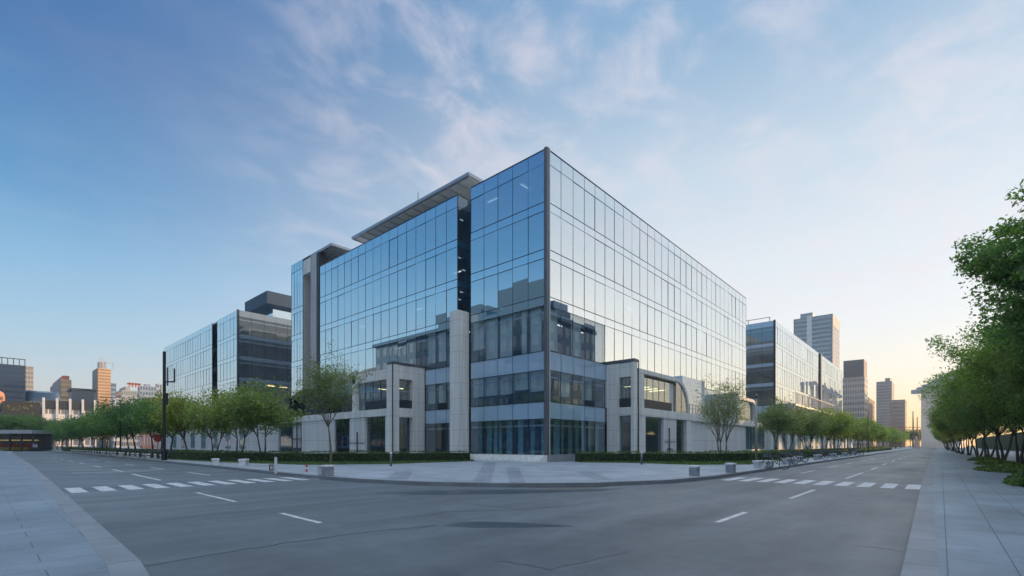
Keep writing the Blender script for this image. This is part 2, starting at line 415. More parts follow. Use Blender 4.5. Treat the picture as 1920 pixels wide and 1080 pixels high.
for a in range(5): dash(-1 + a * 9, -18.7, 3 + a * 9, -18.7, .12)
# tar seams and worn patches
def seam(pts, w):
    mb = MB()
    for a, b in zip(pts[:-1], pts[1:]):
        a, b = Vector(a), Vector(b); n = (b - a).normalized(); n = Vector((-n.y, n.x)) * w / 2
        i = len(mb.v); mb.v += [(a.x - n.x, a.y - n.y, .003), (b.x - n.x, b.y - n.y, .003), (b.x + n.x, b.y + n.y, .003), (a.x + n.x, a.y + n.y, .003)]; mb.f.append((i, i + 1, i + 2, i + 3))
    mb.build('tar_seam', M['tar'], road)
def wob(pix, n=6, a=.05):
    pts = [G(*p) for p in pix]; out = []
    for p, q in zip(pts[:-1], pts[1:]):
        for k in range(n):
            t = k / n; out.append((p[0] + (q[0] - p[0]) * t + rnd.uniform(-a, a), p[1] + (q[1] - p[1]) * t + rnd.uniform(-a, a)))
    return out + [pts[-1]]
seam(wob([(268, 1062), (460, 1030), (640, 1003), (820, 985)]), .04)
seam(wob([(640, 985), (840, 960), (985, 955), (1110, 943), (1280, 925)]), .03)
seam(wob([(850, 940), (975, 955)]), .03)
seam(wob([(1290, 937), (1480, 950), (1650, 965)]), .025)
seam(wob([(1600, 1023), (1660, 1029), (1705, 1037)], 4, .01), .02)
seam(wob([(300, 975), (560, 950), (760, 930), (900, 915)]), .025)
seam(wob([(940, 1053), (1035, 1068), (1180, 1035)]), .012)
MB().sheet([G(*p) for p in [(835, 986), (855, 980), (900, 978), (970, 980), (1060, 985), (1075, 987), (980, 989), (880, 989)]], .0035).build('worn_patch', M['wet'], road)
MB().sheet([G(*p) for p in [(700, 925), (780, 921), (900, 918), (1060, 918), (1180, 915), (1120, 921), (960, 926), (800, 928)]], .0032).build('worn_patch', M['wet'], road)
# dark bands in the plaza paving
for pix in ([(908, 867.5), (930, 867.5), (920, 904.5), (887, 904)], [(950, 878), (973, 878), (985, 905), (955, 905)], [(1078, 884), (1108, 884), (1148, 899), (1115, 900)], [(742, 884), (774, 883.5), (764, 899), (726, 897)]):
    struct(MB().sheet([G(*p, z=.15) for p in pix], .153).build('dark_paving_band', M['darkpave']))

# ------------------------------------------------------------------ curtain-wall buildings
ROWS = [(0.85, 3.8), (5.22, 7.9), (9.5, 13.3), (14.07, 17.27), (18.03, 21.25), (22.0, 25.2)]
SPANS = [(3.8, 5.22), (7.9, 9.5), (13.3, 14.07), (17.27, 18.03), (21.25, 22.0), (25.2, 26.35)]
def area(pts):
    q = [proj(p) for p in pts]
    a = 0
    for i in range(4): a += q[i][0] * q[(i + 1) % 4][1] - q[(i + 1) % 4][0] * q[i][1]
    cx = sum(p[0] for p in q) / 4; cy = sum(p[1] for p in q) / 4
    if not (-20 < cx < 1940): return 0
    return abs(a) / 2
class Facade:
    def __init__(s, root): s.root = root; s.c = []
    def wall(s, p, d, n, L, nb, glassm, spanm, skip=lambda a, z: False, rows=ROWS, spans=SPANS, mw=.04, spanlow=None, mull=True, lowlen=0):
        pitch = L / nb
        for r, (z0, z1) in enumerate(rows):
            for b in range(nb):
                a0, a1 = b * pitch, (b + 1) * pitch
                if skip((a0 + a1) / 2, (z0 + z1) / 2): continue
                j = [rnd.uniform(-.015, .015) for _ in range(3)]
                def q(a, z, o): return (p[0] + d[0] * a + n[0] * o, p[1] + d[1] * a + n[1] * o, z)
                pts = [q(a0, z0, j[0]), q(a1, z0, j[1]), q(a1, z1, j[1] + j[2]), q(a0, z1, j[0] + j[2])]
                if d[0] * n[1] - d[1] * n[0] > 0: pts = pts[::-1]
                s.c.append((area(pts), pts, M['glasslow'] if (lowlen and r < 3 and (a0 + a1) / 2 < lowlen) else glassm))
        if mull:
            for r, (z0, z1) in enumerate(rows):
                mb = MB(); run = None
                for b in range(nb + 1):
                    ok = b < nb and not skip((b + .5) * pitch, (z0 + z1) / 2)
                    if ok and run is None: run = b
                    if not ok and run is not None:
                        mb.obox(p, d, n, run * pitch + .05, b * pitch - .05, -.14, -.10, z1 - .62, z1 - .48); run = None
                if mb.f: mb.build('blind_rail', M['strip'], s.root)
        for r, (z0, z1) in enumerate(spans):
            mb = MB(); run = None; m = spanlow if (spanlow and r < 2) else spanm
            for b in range(nb + 1):
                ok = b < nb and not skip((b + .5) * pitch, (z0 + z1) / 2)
                if ok and run is None: run = b
                if not ok and run is not None:
                    MB().obox(p, d, n, run * pitch, b * pitch, -.15, .01, z0, z1).build('spandrel_band', m, s.root); run = None
            mb = MB(); run = None
            for b in range(nb + 1):
                ok = b < nb and not skip((b + .5) * pitch, z0 - .2)
                if ok and run is None: run = b
                if not ok and run is not None:
                    mb.obox(p, d, n, run * pitch, b * pitch, -.05, .022, z0 - .022, z0 + .022)
                    if r < len(spans) - 1: mb.obox(p, d, n, run * pitch, b * pitch, -.05, .028, z1 - .03, z1 + .03)
                    run = None
            if mb.f: mb.build('transom', M['mull'], s.root)
        if mull:
            for b in range(nb + 1):
                a = b * pitch; zlo = .8
                for zz in (3, 7): 
                    if skip(min(max(a, .01), L - .01), zz): zlo = 5.3 if zz == 3 else 9.5
                MB().obox(p, d, n, a - mw / 2, a + mw / 2, -.08, .02, zlo, spans[-1][1]).build('mullion', M['mull'], s.root)
    def finish(s, cap=100):
        s.c.sort(key=lambda x: -x[0])
        for a, pts, m in s.c[:cap]:
            mb = MB(); mb.quad(*pts); mb.build('window', m, s.root)
        rest = {}
        for a, pts, m in s.c[cap:]:
            rest.setdefault(m.name, (m, MB()))[1].quad(*pts)
        if rest:
            # one remaining mesh for all further panes
            me_v, me_f, mats, idx = [], [], [], []
            for m, mb in rest.values():
                o = len(me_v); me_v += mb.v; me_f += [tuple(i + o for i in f) for f in mb.f]; mats.append(m); idx += [len(mats) - 1] * len(mb.f)
            me = bpy.data.meshes.new('window'); me.from_pydata(me_v, [], me_f)
            for m in mats: me.materials.append(m)
            for p_, i in zip(me.polygons, idx): p_.material_index = i
            o = bpy.data.objects.new('window', me); COL.objects.link(o); o.parent = s.root; o.matrix_parent_inverse = Matrix.Translation(-s.root.location); stuff(o)

H = 26.35
U, V = (1, 0), (0, 1)
NV, NU = (0, -1), (-1, 0)
main = thing('glass_office', 'large blue glass corner office block six storeys high at the street crossing', 'office building', (0, 0, .15))
fac = Facade(main)
skipR = lambda a, z: a > 9.4 and z < 5.2
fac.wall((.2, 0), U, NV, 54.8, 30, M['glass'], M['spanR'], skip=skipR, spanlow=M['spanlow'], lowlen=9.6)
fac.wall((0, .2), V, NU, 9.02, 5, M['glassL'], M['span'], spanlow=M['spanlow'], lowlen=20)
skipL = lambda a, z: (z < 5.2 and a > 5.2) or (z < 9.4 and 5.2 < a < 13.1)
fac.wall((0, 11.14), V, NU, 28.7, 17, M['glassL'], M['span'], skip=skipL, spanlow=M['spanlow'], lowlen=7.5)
# recess between the corner block and the long wing
fac.wall((0, 11.14), U, NV, 1.8, 1, M['glasslow'], win('recess_teal', (.035, .12, .19), .12, .4), mull=False)
for k, z in enumerate((16.2, 17.0, 19.3, 20.4, 24.3)): MB().box(.4 + .3 * (k % 3), .8 + .3 * (k % 3), 11.5, 11.6, z, z + .07).build('stair_lamp', M['softlamp'], main)
MB().box(1.8, 1.9, 9.22, 11.14, .8, H - .3).build('recess_wall', win('recess_teal', (.035, .12, .19), .12, .4), main)
MB().box(0.02, 1.8, 9.14, 9.22, .8, H - .02).build('recess_side', M['dark'], main)
# corner post
MB().box(-.12, .2, -.12, .2, .15, H + .12).build('corner_post', M['post'], main)
MB().box(.2, .30, -.16, .02, .15, H + .10).build('corner_strip', M['strip'], main)
# free-standing concrete pier beneath the recess
pier = MB().box(-1.3, .1, 9.75, 10.95, .15, 0)  # replaced below
pier = MB(); pier.prism([(-1.35, 9.55), (.1, 9.55), (.1, 10.75), (-1.35, 10.75)], .15, 14.45); pier.build('pier', M['conc'], main, bevel=.03)
# plinth, steps
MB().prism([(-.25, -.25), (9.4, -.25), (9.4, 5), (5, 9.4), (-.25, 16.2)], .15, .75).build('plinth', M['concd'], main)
for k in range(3):
    MB().box(-.25 - .45 * (3 - k), -.25 - .45 * (2 - k), -.25, 9.3, .15, .15 + .2 * (k + 1) - .02).build('step', M['conc'], main)
# roof and parapet
foot = [(.12, .12), (54.9, .12), (54.9, 48.6), (1.4, 48.6), (1.4, 39.84), (.12, 39.84), (.12, 11.2), (2.0, 11.2), (2.0, 9.1), (.12, 9.1)]
MB().prism(foot, H - .35, H - .06).build('roof', plain('bounce_roof', (.68, .68, .66), .9, 0, .1, .6), main)  # hidden roof top made pale to bounce light onto the canopy soffit
pp = MB(); pp.obox((0, 0), U, NV, .2, 55, -.25, .05, H, H + .07); pp.obox((0, 0), V, NU, .2, 9.2, -.25, .05, H, H + .07); pp.obox((0, 0), V, NU, 11.14, 39.84, -.25, .05, H, H + .07); pp.build('parapet_cap', M['mull'], main)
# floors, ceilings, core
for k, (z0, z1) in enumerate(SPANS[:-1]):
    MB().prism([(p[0] + (.08 if p[0] < 1 else (.02 if p[0] < 5 else 0)), p[1] + (.08 if p[1] < 1 else 0)) for p in foot], z0 + .12, z1 - .06).build('floor_slab', M['ceil'], main)
MB().prism([(7, 7), (54.8, 7), (54.8, 48.5), (7, 48.5)], .75, H - .4).build('core_wall', M['core'], main)
MB().box(54.9, 55.0, .1, 48.8, .15, H).build('end_wall', win('end_glass', (.16, .20, .24), .3, .8), main)
MB().box(.2, 54.9, 48.7, 48.8, .15, H).build('rear_wall', M['panel'], main)
# inside: partitions, lamps, blinds, desks
lm = random.Random(4)
for k, (z0, z1) in enumerate(ROWS):
    if k == 0: continue
    zc = SPANS[k][0] + .05 if k < 5 else 25.9
    if k < 5: zc = SPANS[k][0] + .10
    else: zc = H - .38
    mb = MB(); n = 0
    for u in range(2, 52, 4):
        for v in (2.2, 4.6):
            if lm.random() < .045: mb.box(u, u + 1.3, v, v + .1, zc - .07, zc - .02); n += 1
    for v in range(4, 38, 4):
        for u in (2.4, 4.8):
            if lm.random() < .045: mb.box(u, u + .1, v + 8 * 0, v + 1.3, zc - .07, zc - .02); n += 1
    if n: stuff(mb.build('ceiling_lamp', M['light'], main))
    mb = MB()
    for u in range(4, 54, 7): mb.box(u, u + .12, 2.6, 7, z0 - .1, zc)
    for v in range(13, 40, 7): mb.box(2.6, 7, v, v + .12, z0 - .1, zc)
    mb.build('partition', M['core'], main)
br = random.Random(8)
pl = 9.02 / 5
for k in (1, 2):
    z0, z1 = ROWS[k]
    for b in range(5):
        lo = z0 + (.95 if k == 1 else 0) if br.random() < .8 else z0 + 1.2
        a0 = .2 + b * pl + .06 + (br.uniform(0, .5) if k == 2 else 0); a1 = .2 + (b + 1) * pl - .06
        if k == 2 and b in (1,): a1 -= .8
        MB().box(.25, .28, a0, a1, lo, z1 + .05).build('blind', M['blind'], main)
    for b in range(3):
        MB().box(.3 + (b * 2 + k % 2) * 1.83, .3 + (b * 2 + 1 + k % 2) * 1.83 - .3, .25, .28, z0 + (.6 if k == 1 else .2), z1).build('blind', M['blind'], main)
    for b in range(3):
        a0 = 11.2 + 1.72 * b + .1
        MB().box(.25, .28, a0, a0 + 1.3, z0 + .7, z1).build('blind', M['blind'], main)
for k in range(5):
    for zz in (7.55, 12.4):
        if (k + int(zz)) % 2: MB().box(1.0 + k * 1.8, 2.1 + k * 1.8, 1.2, 1.32, zz, zz + .06).build('ceiling_lamp', M['light'], main)
for k in range(3):     # a row of low cabinets behind the second-floor glass
    MB().box(.35, .8, .5 + 2.9 * k, 3.1 + 2.9 * k, ROWS[1][0] - .05, ROWS[1][0] + .8).build('cabinet', M['desk'], main)
MB().box(.6, 9, .4, .8, ROWS[1][0] - .05, ROWS[1][0] + .65).build('cabinet', M['desk'], main)
for k in range(7): MB().tube([(.45, .5 + 1.3 * k, .76), (.45, .5 + 1.3 * k, 3.85)], .09, 8).build('curtain', M['curtain'], main) if False else MB().box(.42, .5, .35 + 1.3 * k, .35 + 1.3 * k + br.uniform(.4, 1.05), .76, 3.9).build('curtain', M['curtain'], main)
for k in range(8): MB().box(.5 + 1.1 * k, .5 + 1.1 * k + br.uniform(.25, .8), .42, .5, .76, 3.9).build('curtain', M['curtain'], main)
MB().box(3.5, 3.7, 3.5, 16, .75, 3.9).build('lobby_wall', M['coreW'], main)
MB().box(3.7, 20, 3.5, 3.7, .75, 3.9).build('lobby_wall', M['coreW'], main)
# big flat roof canopy, standing above the parapet
ZC = 27.75
MB().box(0, 9, 9.55, 31.3, ZC, ZC + .32).build('roof_canopy', M['roof'], main)
sf = MB()
for k in range(14): sf.box(.3, 6.5, 9.85 + k * 1.52, 9.85 + k * 1.52 + 1.36, ZC - .03, ZC - .002)
sf.build('soffit_panel', M['soffit'], main)
for k in range(15): MB().box(.15, 6.5, 9.7 + k * 1.52, 9.78 + k * 1.52, ZC - .14, ZC - .002).build('canopy_bracket', M['panel'], main)
for k in range(8): MB().box(2.2, 2.4, 10.2 + k * 2.9, 10.4 + k * 2.9, H - .06, ZC - .03).build('canopy_post', M['panel'], main)
MB().box(7, 8.9, 9.8, 31.0, H - .06, ZC - .03).build('clerestory', M['soffit'], main)
MB().box(14, 40, 14, 34, H - .06, 31.2).build('roof_box', M['panel'], main)  # unseen box added to keep the low sun off the louvred canopy
MB().tube([(1.5, 19.5, ZC + .3), (1.5, 19.5, ZC + 2.4)], .035, 5).build('antenna', M['mull'], main)
# end tower, a little higher than the wing, with a louvred canopy
ZT = 28.8
TR = ROWS[:5] + [(22.0, 27.5)]; TS = SPANS[:5] + [(27.5, ZT)]
fac.wall((0, 45.0), V, NU, 3.8, 4, M['glassL'], M['span'], skip=lambda a, z: z < 5.2, rows=TR, spans=TS)
MB().box(.15, 9, 45.1, 48.7, ZT - .3, ZT - .04).build('tower_roof', M['roof'], main)
MB().box(.05, 9, 44.88, 44.98, .15, ZT - .02).build('tower_side', M['panel'], main)
MB().box(1.2, 1.3, 42.5, 44.88, 4.5, 26.4).build('tower_glass', win('tower_dark', (.10, .12, .15), .2, .6), main)
MB().box(.0, 1.3, 42.5, 44.88, 26.4, ZT - .1).build('tower_lintel', M['conc'], main)
for k in range(12): MB().box(-.05, .9, 40.6, 42.49, 4.5 + k * 2.0, 6.47 + k * 2.0).build('stone_panel', M['panel'], main)
MB().box(-.10, .9, 39.85, 40.58, 4.5, 28.45).build('dark_fin', M['dark'], main)
lv = MB(); lv.box(0, .2, 36.5, 44.86, ZT - .32, ZT); lv.box(.2, 8.5, 36.5, 36.7, ZT - .32, ZT); lv.build('canopy_frame', M['roof'], main)
lv = MB()
for k in range(20):
    x = .45 + k * .40; lv.box(x, x + .13, 36.72, 44.86, ZT - .30, ZT - .08)
lv.build('louvre', M['strip'], main)
MB().box(.2, 8.5, 36.7, 44.86, ZT - .06, ZT - .01).build('canopy_cover', M['dark'], main)
fac.finish()

# --- podium on the left street
PL = -4.0
pod = main
def obx(name, mat, *a, bevel=.02): return MB().box(*a).build(name, M[mat], main, bevel=bevel)
obx('podium_pier', 'conc', PL, PL + .75, 16.3, 17.45, .15, 9.72)
obx('podium_pier', 'conc', -1.55, -.02, 16.32, 17.3, .15, 9.72)
obx('podium_pier', 'conc', PL + .02, PL + .6, 23.5, 24.2, 5.3, 9.3)
obx('podium_pier', 'conc', PL + .02, PL + .6, 17.46, 17.72, .15, 4.5)
obx('podium_beam', 'conc', PL + .75, -1.55, 16.33, 17.2, 8.3, 9.70)
obx('podium_beam', 'conc', PL + .75, -1.55, 16.33, 17.2, 4.42, 5.35)
obx('podium_beam', 'conc', PL + .02, PL + .6, 17.46, 24.2, 8.3, 9.3)
obx('terrace_slab', 'conc', PL - .03, -.02, 17.46, 44.2, 4.55, 5.3)
obx('podium_coping', 'post', PL - .03, -.05, 16.27, 17.3, 9.72, 9.98)
obx('podium_roof', 'roof', PL + .6, -.02, 17.2, 24.1, 8.9, 9.2)
obx('edge_strip', 'mull', PL - .10, PL - .02, 16.22, 16.34, .15, 9.8)  # thin dark strip down the pier edge
MB().box(PL + .62, -.1, 17.5, 24.1, 8.25, 8.29).build('wood_ceiling', M['wood'], main)
MB().box(PL + .9, PL + 2.6, 18.2, 18.35, 7.55, 7.62).build('ceiling_lamp', M['warm'], main)
MB().box(PL + .9, PL + 2.6, 20.2, 20.3, 7.55, 7.62).build('ceiling_lamp', M['warm'], main)
MB().box(-.12, -.03, 16.4, 24.2, .6, 9.2).build('podium_back_wall', M['coreW'], main)
def pglass(name, mat, *a): return MB().box(*a).build(name, M[mat], main)
for k in range(4): pglass('window', 'glassD', PL + .42, PL + .44, 17.75 + k * 1.44, 17.75 + (k + 1) * 1.44 - .05, 5.3, 8.3)
for k in range(3): pglass('window_frame', 'mull', PL + .40, PL + .47, 19.14 + k * 1.44, 19.2 + k * 1.44, 5.3, 8.3)
pglass('railing', 'dark', PL + .2, PL + .24, 17.7, 21.7, 5.32, 6.25)
pglass('railing', 'dark', PL + .75, -1.6, 16.45, 16.49, 5.36, 6.2)
pglass('window', 'glassD', PL + .75, -1.55, 16.9, 16.92, 5.35, 8.3)
pglass('window', 'glassD', PL + .75, -2.35, 16.9, 16.92, .75, 4.42); pglass('door', 'glassB', -2.33, -1.57, 16.88, 16.92, .75, 4.42)
pglass('window_frame', 'strip', -2.9, -2.84, 16.86, 16.96, 5.35, 8.3); pglass('window_frame', 'strip', PL + .76, -1.56, 16.86, 16.96, 7.1, 7.16)
for k in range(4): pglass('window', 'glassD', PL + .35, PL + .37, 17.75 + k * .96, 17.75 + k * .96 + .92, .6, 4.5)
for k in range(3): pglass('window_frame', 'mull', PL + .33, PL + .4, 18.67 + k * .96, 18.71 + k * .96, .6, 4.55)
pglass('window_frame', 'mull', PL + .33, PL + .4, 17.73, 21.6, 3.85, 3.92)
obx('podium_wall', 'concw', PL + .05, PL + .35, 21.6, 24.8, .15, 4.54)
cr = MB().box(PL - .02, PL + .05, 23.05, 23.2, .15, 3.0); cr.box(PL - .01, PL + .05, 21.65, 24.75, 1.78, 1.83); cr.box(PL - .01, PL + .05, 21.65, 24.75, 1.0, 1.03); cr.build('lattice', M['mull'], main)
for k in range(3): pglass('door', 'glassB', PL + .2, PL + .24, 24.85 + k * 1.15, 24.85 + k * 1.15 + 1.1, .3, 4.54)
obx('podium_wall', 'concw', PL + .04, PL + .35, 28.3, 36.7, .15, 4.54)
la = MB()
for k in (36.9, 38.2, 39.6): la.box(PL + .1, PL + .2, k, k + .16, .15, 4.5)
la.box(PL + .1, PL + .18, 36.9, 39.7, 4.2, 4.34); la.box(PL + .1, PL + .18, 36.9, 39.7, 2.3, 2.42); la.box(PL + .1, PL + .18, 36.9, 39.7, .3, 1.2); la.build('lattice', M['mull'], main)
obx('podium_wall', 'concw', PL + .35, PL + .5, 36.7, 40.0, .15, 4.54)
for k in range(3): pglass('window', 'glassD', PL + .3, PL + .33, 40.1 + k * 1.35, 41.4 + k * 1.35, .3, 4.54)
MB().box(-1.0, -.9, 40, 44.2, .15, 4.5).build('podium_back_wall', M['coreW'], main)
bb = MB(); bb.box(PL + .1, PL + 3, 35.5, 35.75, 5.3, 8.15); bb.box(PL + .1, PL + 3, 40.45, 40.7, 5.3, 8.15); bb.box(PL + .1, PL + 3, 35.75, 40.45, 7.85, 8.15); bb.box(PL + 1.6, PL + 1.7, 35.75, 40.45, 5.3, 7.85); bb.build('terrace_box', M['dark'], main)

# --- podium on the right street
PV = -3.0
obx('podium_pier', 'conc', 9.6, 10.25, PV, PV + .36, .15, 9.5)
obx('podium_pier', 'conc', 9.62, 10.25, -1.36, -.02, .15, 9.48)
obx('podium_beam', 'conc', 9.63, 10.2, PV + .36, -1.36, 8.1, 9.46)
obx('podium_beam', 'conc', 9.63, 10.2, PV + .36, -1.36, 4.4, 5.2)
obx('podium_coping', 'post', 9.56, 10.3, PV - .04, -.03, 9.5, 9.78)
obx('edge_strip', 'mull', 10.28, 10.40, PV - .1, PV - .02, .15, 9.7)  # matching thin dark strip on the right pier
pglass('window', 'glassD', 9.95, 9.97, PV + .36, -1.36, 5.2, 8.1); pglass('window', 'glassD', 9.95, 9.97, PV + .36, -1.36, .75, 4.4)
pglass('railing', 'dark', 9.7, 9.74, PV + .4, -1.4, 5.22, 6.05)
for v in (PV + .85, -1.8): pglass('window_frame', 'strip', 9.9, 9.94, v, v + .05, 5.2, 8.1)
pglass('window_frame', 'strip', 9.9, 9.94, PV + .36, -1.36, 7.2, 7.26)
def arch(u0, u1, zt, r, th, v0, v1, leg=True):
    """flat roof that rolls over into the ground slab at its far end"""
    o, i = [], []
    n = 10
    o.append((u0, zt)); i.append((u0, zt - th))
    for k in range(n + 1):
        a = math.pi / 2 * (1 - k / n)
        o.append((u1 - r + r * math.cos(a), zt - r + r * math.sin(a)))
        rr = r - th * .75
        i.append((u1 - r + rr * math.cos(a), zt - r + (r - th) * math.sin(a)))
    o.append((u1, 5.2)); i.append((u1 - th * .75, 5.2))
    mb = MB()
    for k in range(len(o) - 1):
        a, b, c, d = o[k], o[k + 1], i[k + 1], i[k]
        j = len(mb.v)
        mb.v += [(p[0], v, p[1]) for v in (v0, v1) for p in (a, b, c, d)]
        for f in ((0, 1, 2, 3), (7, 6, 5, 4), (0, 4, 5, 1), (2, 6, 7, 3)): mb.f.append(tuple(j + q for q in f))
    return mb.build('arch_roof', M['conc'], main)
arch(10.42, 22.9, 8.95, 3.4, .40, PV, -.02)
obx('podium_pier', 'conc', 10.42, 11.7, PV + .01, PV + .5, 5.2, 8.54)
obx('podium_pier', 'conc', 10.42, 11.98, PV + .01, PV + .5, .15, 4.4)
obx('terrace_slab', 'conc', 10.3, 56.0, PV - .04, -.02, 4.4, 5.2)
MB().box(11.7, 22.0, PV + .6, -.05, 8.24, 8.3).build('wood_ceiling', M['wood'], main)
for k in range(4): MB().box(12.4 + k * 1.9, 12.5 + k * 1.9, PV + .8, -.4, 7.5, 7.58).build('ceiling_lamp', M['warm'], main)
MB().box(10.5, 23.5, -.14, -.04, .6, 8.3).build('podium_back_wall', M['coreW'], main)
for k in range(5): pglass('window', 'glassD', 11.75 + k * 1.36, 11.75 + k * 1.36 + 1.32, PV + .42, PV + .44, 5.2, 8.3)
for k in range(4): pglass('window_frame', 'mull', 13.06 + k * 1.36, 13.11 + k * 1.36, PV + .4, PV + .47, 5.2, 8.3)
pglass('window_frame', 'white', 18.5, 19.4, PV + .4, PV + .5, 5.2, 8.3)
cg = MB(); cp = [(19.45, 5.22)] + [(22.55, 5.22)] + [(19.5 + 3.05 * math.cos(a_ * math.pi / 16), 5.5 + 3.0 * math.sin(a_ * math.pi / 16)) for a_ in range(0, 9)]
cg.v = [(p_[0], PV + .14, p_[1]) for p_ in cp]; cg.f = [tuple(range(len(cp)))]; cg.build('window', M['glassD'], main)
pglass('window_frame', 'mull', 20.9, 20.95, PV + .11, PV + .17, 5.22, 8.2)
pglass('railing', 'dark', 11.8, 18.4, PV + .15, PV + .19, 5.22, 6.1)
for k in range(4): pglass('window', 'glassD', 12.0 + k * 1.04, 13.0 + k * 1.04, PV + .35, PV + .37, .4, 4.4)
obx('podium_wall', 'concw', 16.15, 19.4, PV + .05, PV + .35, .15, 4.4)
cr = MB().box(17.4, 17.55, PV - .02, PV + .05, .3, 3.4); cr.box(16.4, 18.9, PV - .01, PV + .05, 1.9, 1.95); cr.box(16.9, 18.3, PV - .02, PV + .045, 1.1, 1.2); cr.build('lattice', M['mull'], main)
for k in range(2): pglass('window', 'glassD', 19.45 + k * 1.35, 20.75 + k * 1.35, PV + .35, PV + .37, .4, 4.4)
obx('podium_pier', 'conc', 22.2, 23.6, PV + .02, PV + .5, .15, 4.4)
obx('podium_wall', 'concw', 23.6, 44.7, PV + .25, PV + .55, .15, 4.4)
for k in range(6): pglass('window', 'glassD', 45.6 + k * 1.7, 47.1 + k * 1.7, PV + .3, PV + .33, .9, 4.3)
obx('podium_wall', 'white', 44.7, 56.0, PV + .4, PV + .6, .15, 4.39)
rl = MB()
for k in range(20): rl.box(23.0 + k * .95, 23.05 + k * .95, PV, PV + .05, 5.2, 6.2)
rl.box(23.0, 41.1, PV - .01, PV + .06, 6.2, 6.27); rl.build('railing', M['post'], main)
MB().box(23.3, 29.5, -2.0, -.04, 5.2, 9.7).build('terrace_box', M['spanlow'], main)
MB().box(29.5, 30.3, -2.05, -.03, 5.2, 9.75).build('terrace_box_end', M['white'], main)
arch(41.0, 49.7, 8.6, 1.6, .45, PV, -.02)
obx('podium_pier', 'conc', 40.2, 41.0, PV - .02, -.04, 5.2, 9.0)
for k in range(4): pglass('window', 'glassD', 41.1 + k * 2.0, 43.0 + k * 2.0, PV + .4, PV + .43, 5.2, 8.15)
MB().box(41.0, 49.4, -.6, -.5, 5.2, 8.15).build('podium_back_wall', M['coreW'], main)

# --- second glass block, down the left street
lb = thing('glass_office', 'lower glass office block far down the left street behind the row of trees', 'office building', (0, 71.4, .15))
f2 = Facade(lb)
f2.wall((0, 71.6), V, NU, 10.9, 6, M['glassL'], M['span'], skip=lambda a, z: z < 5.2)
f2.wall((0, 85.7), V, NU, 37.7, 20, M['glassL'], M['span'], skip=lambda a, z: z < 5.2)
f2.wall((.2, 71.4), U, NV, 39.8, 18, M['glassD'], M['spandark'], skip=lambda a, z: z < 5.2)
f2.finish()
MB().box(.8, 1.6, 82.5, 85.7, .15, H).build('recess_wall', M['dark'], lb)
MB().box(-.1, .25, 71.25, 71.6, .15, H + .05).build('corner_post', M['mull'], lb)
for (z0, z1) in SPANS[:-1]: MB().prism([(.2, 71.6), (40, 71.6), (40, 123), (1.7, 123), (1.7, 85.8), (1.7, 82.4), (.2, 82.4)], z0 + .12, z1 - .06).build('floor_slab', M['ceil'], lb)
MB().prism([(3.5, 76), (40, 76), (40, 123.3), (3.5, 123.3)], .15, H - .4).build('core_wall', M['core'], lb)
MB().prism([(.2, 71.6), (40, 71.6), (40, 123.4), (.2, 123.4)], H - .35, H - .05).build('roof', M['roof'], lb)
MB().box(.1, 40, 123.4, 123.5, .15, H).build('rear_wall', M['panel'], lb)
lp = MB()
for u, v, z in ((6, 74, 13.2), (12, 73.5, 13.2), (17, 74.5, 13.2), (21, 73.4, 13.2), (9, 75, 13.2)): lp.box(u, u + 1.6, v, v + .2, z, z + .08)
stuff(lp.build('ceiling_lamp', M['warm'], lb))
MB().box(10, 42, 84, 97, 32.3, 35.0).build('penthouse_roof', facemat('slate_roof', (.010, .050, .110)), lb)
MB().box(12, 40, 86, 95, H - .05, 32.3).build('penthouse', M['spanR'], lb)
MB().box(PL + .05, -.02, 44.2, 110, .15, 5.2).build('podium_wall', M['concw'], lb)
for k in range(7): MB().box(PL - .01, PL + .06, 56 + k * 6.5, 58.5 + k * 6.5, 1.0, 4.0).build('window', M['glassD'], lb)

# --- second glass block, down the right street
rb = thing('glass_office', 'glass office block with pale mirrored front beyond the main one on the right street', 'office building', (74, 0, .15))
f3 = Facade(rb)
f3.wall((74.2, 0), U, NV, 46.8, 24, M['glass'], M['spanR'], skip=lambda a, z: z < 5.2)
f3.wall((122.5, 0), U, NV, 38.5, 20, M['glass'], M['spanR'], skip=lambda a, z: z < 5.2)
f3.wall((74, .2), V, NU, 30, 14, M['glasslow'], M['spanlow'])
f3.finish()
MB().box(73.85, 74.25, -.12, .25, .15, H + .1).build('corner_post', M['mull'], rb)
MB().box(121, 122.5, -.3, .5, .15, H + .1).build('dark_fin', M['mull'], rb)
for (z0, z1) in SPANS[:-1]: MB().box(74.25, 160.8, .7, 30, z0 + .12, z1 - .06).build('floor_slab', M['ceil'], rb)
MB().box(79, 160.8, 5, 30, .15, H - .4).build('core_wall', M['core'], rb)
MB().box(74.2, 160.9, .2, 30, H - .35, H - .05).build('roof', M['roof'], rb)
MB().box(160.9, 161, .1, 30, .15, H).build('end_wall', M['panel'], rb)
rr = MB()
for k in range(6): rr.box(74.4, 74.5, 1 + k * 4, 1.1 + k * 4, H, H + .9)
rr.box(74.4, 74.5, 1, 22, H + .85, H + .95); rr.build('roof_railing', M['mull'], rb)
MB().box(58.5, 161, PV, -.02, .15, 4.6).build('podium_wall', M['concw'], rb)
for k in range(16): MB().box(60 + k * 6.2, 63.5 + k * 6.2, PV - .06, PV + .02, .8, 3.9).build('window', M['glassD'] if k % 3 else win('pale_shopfront', (.35, .45, .5)), rb)
MB().box(75, 121, PV - .4, -.05, 9.3, 9.75).build('terrace_canopy', M['roof'], rb)
for k in range(12): MB().box(75.4 + k * 4, 75.55 + k * 4, PV - .1, PV + .05, 4.6, 9.3).build('canopy_post', M['roof'], rb)
rl = MB()
for k in range(46): rl.box(75.2 + k, 75.28 + k, PV - .35, PV - .27, 9.75, 12.0)
rl.box(75, 121, PV - .37, PV - .25, 12, 12.1); stuff(rl.build('canopy_fin', M['roof'], rb))

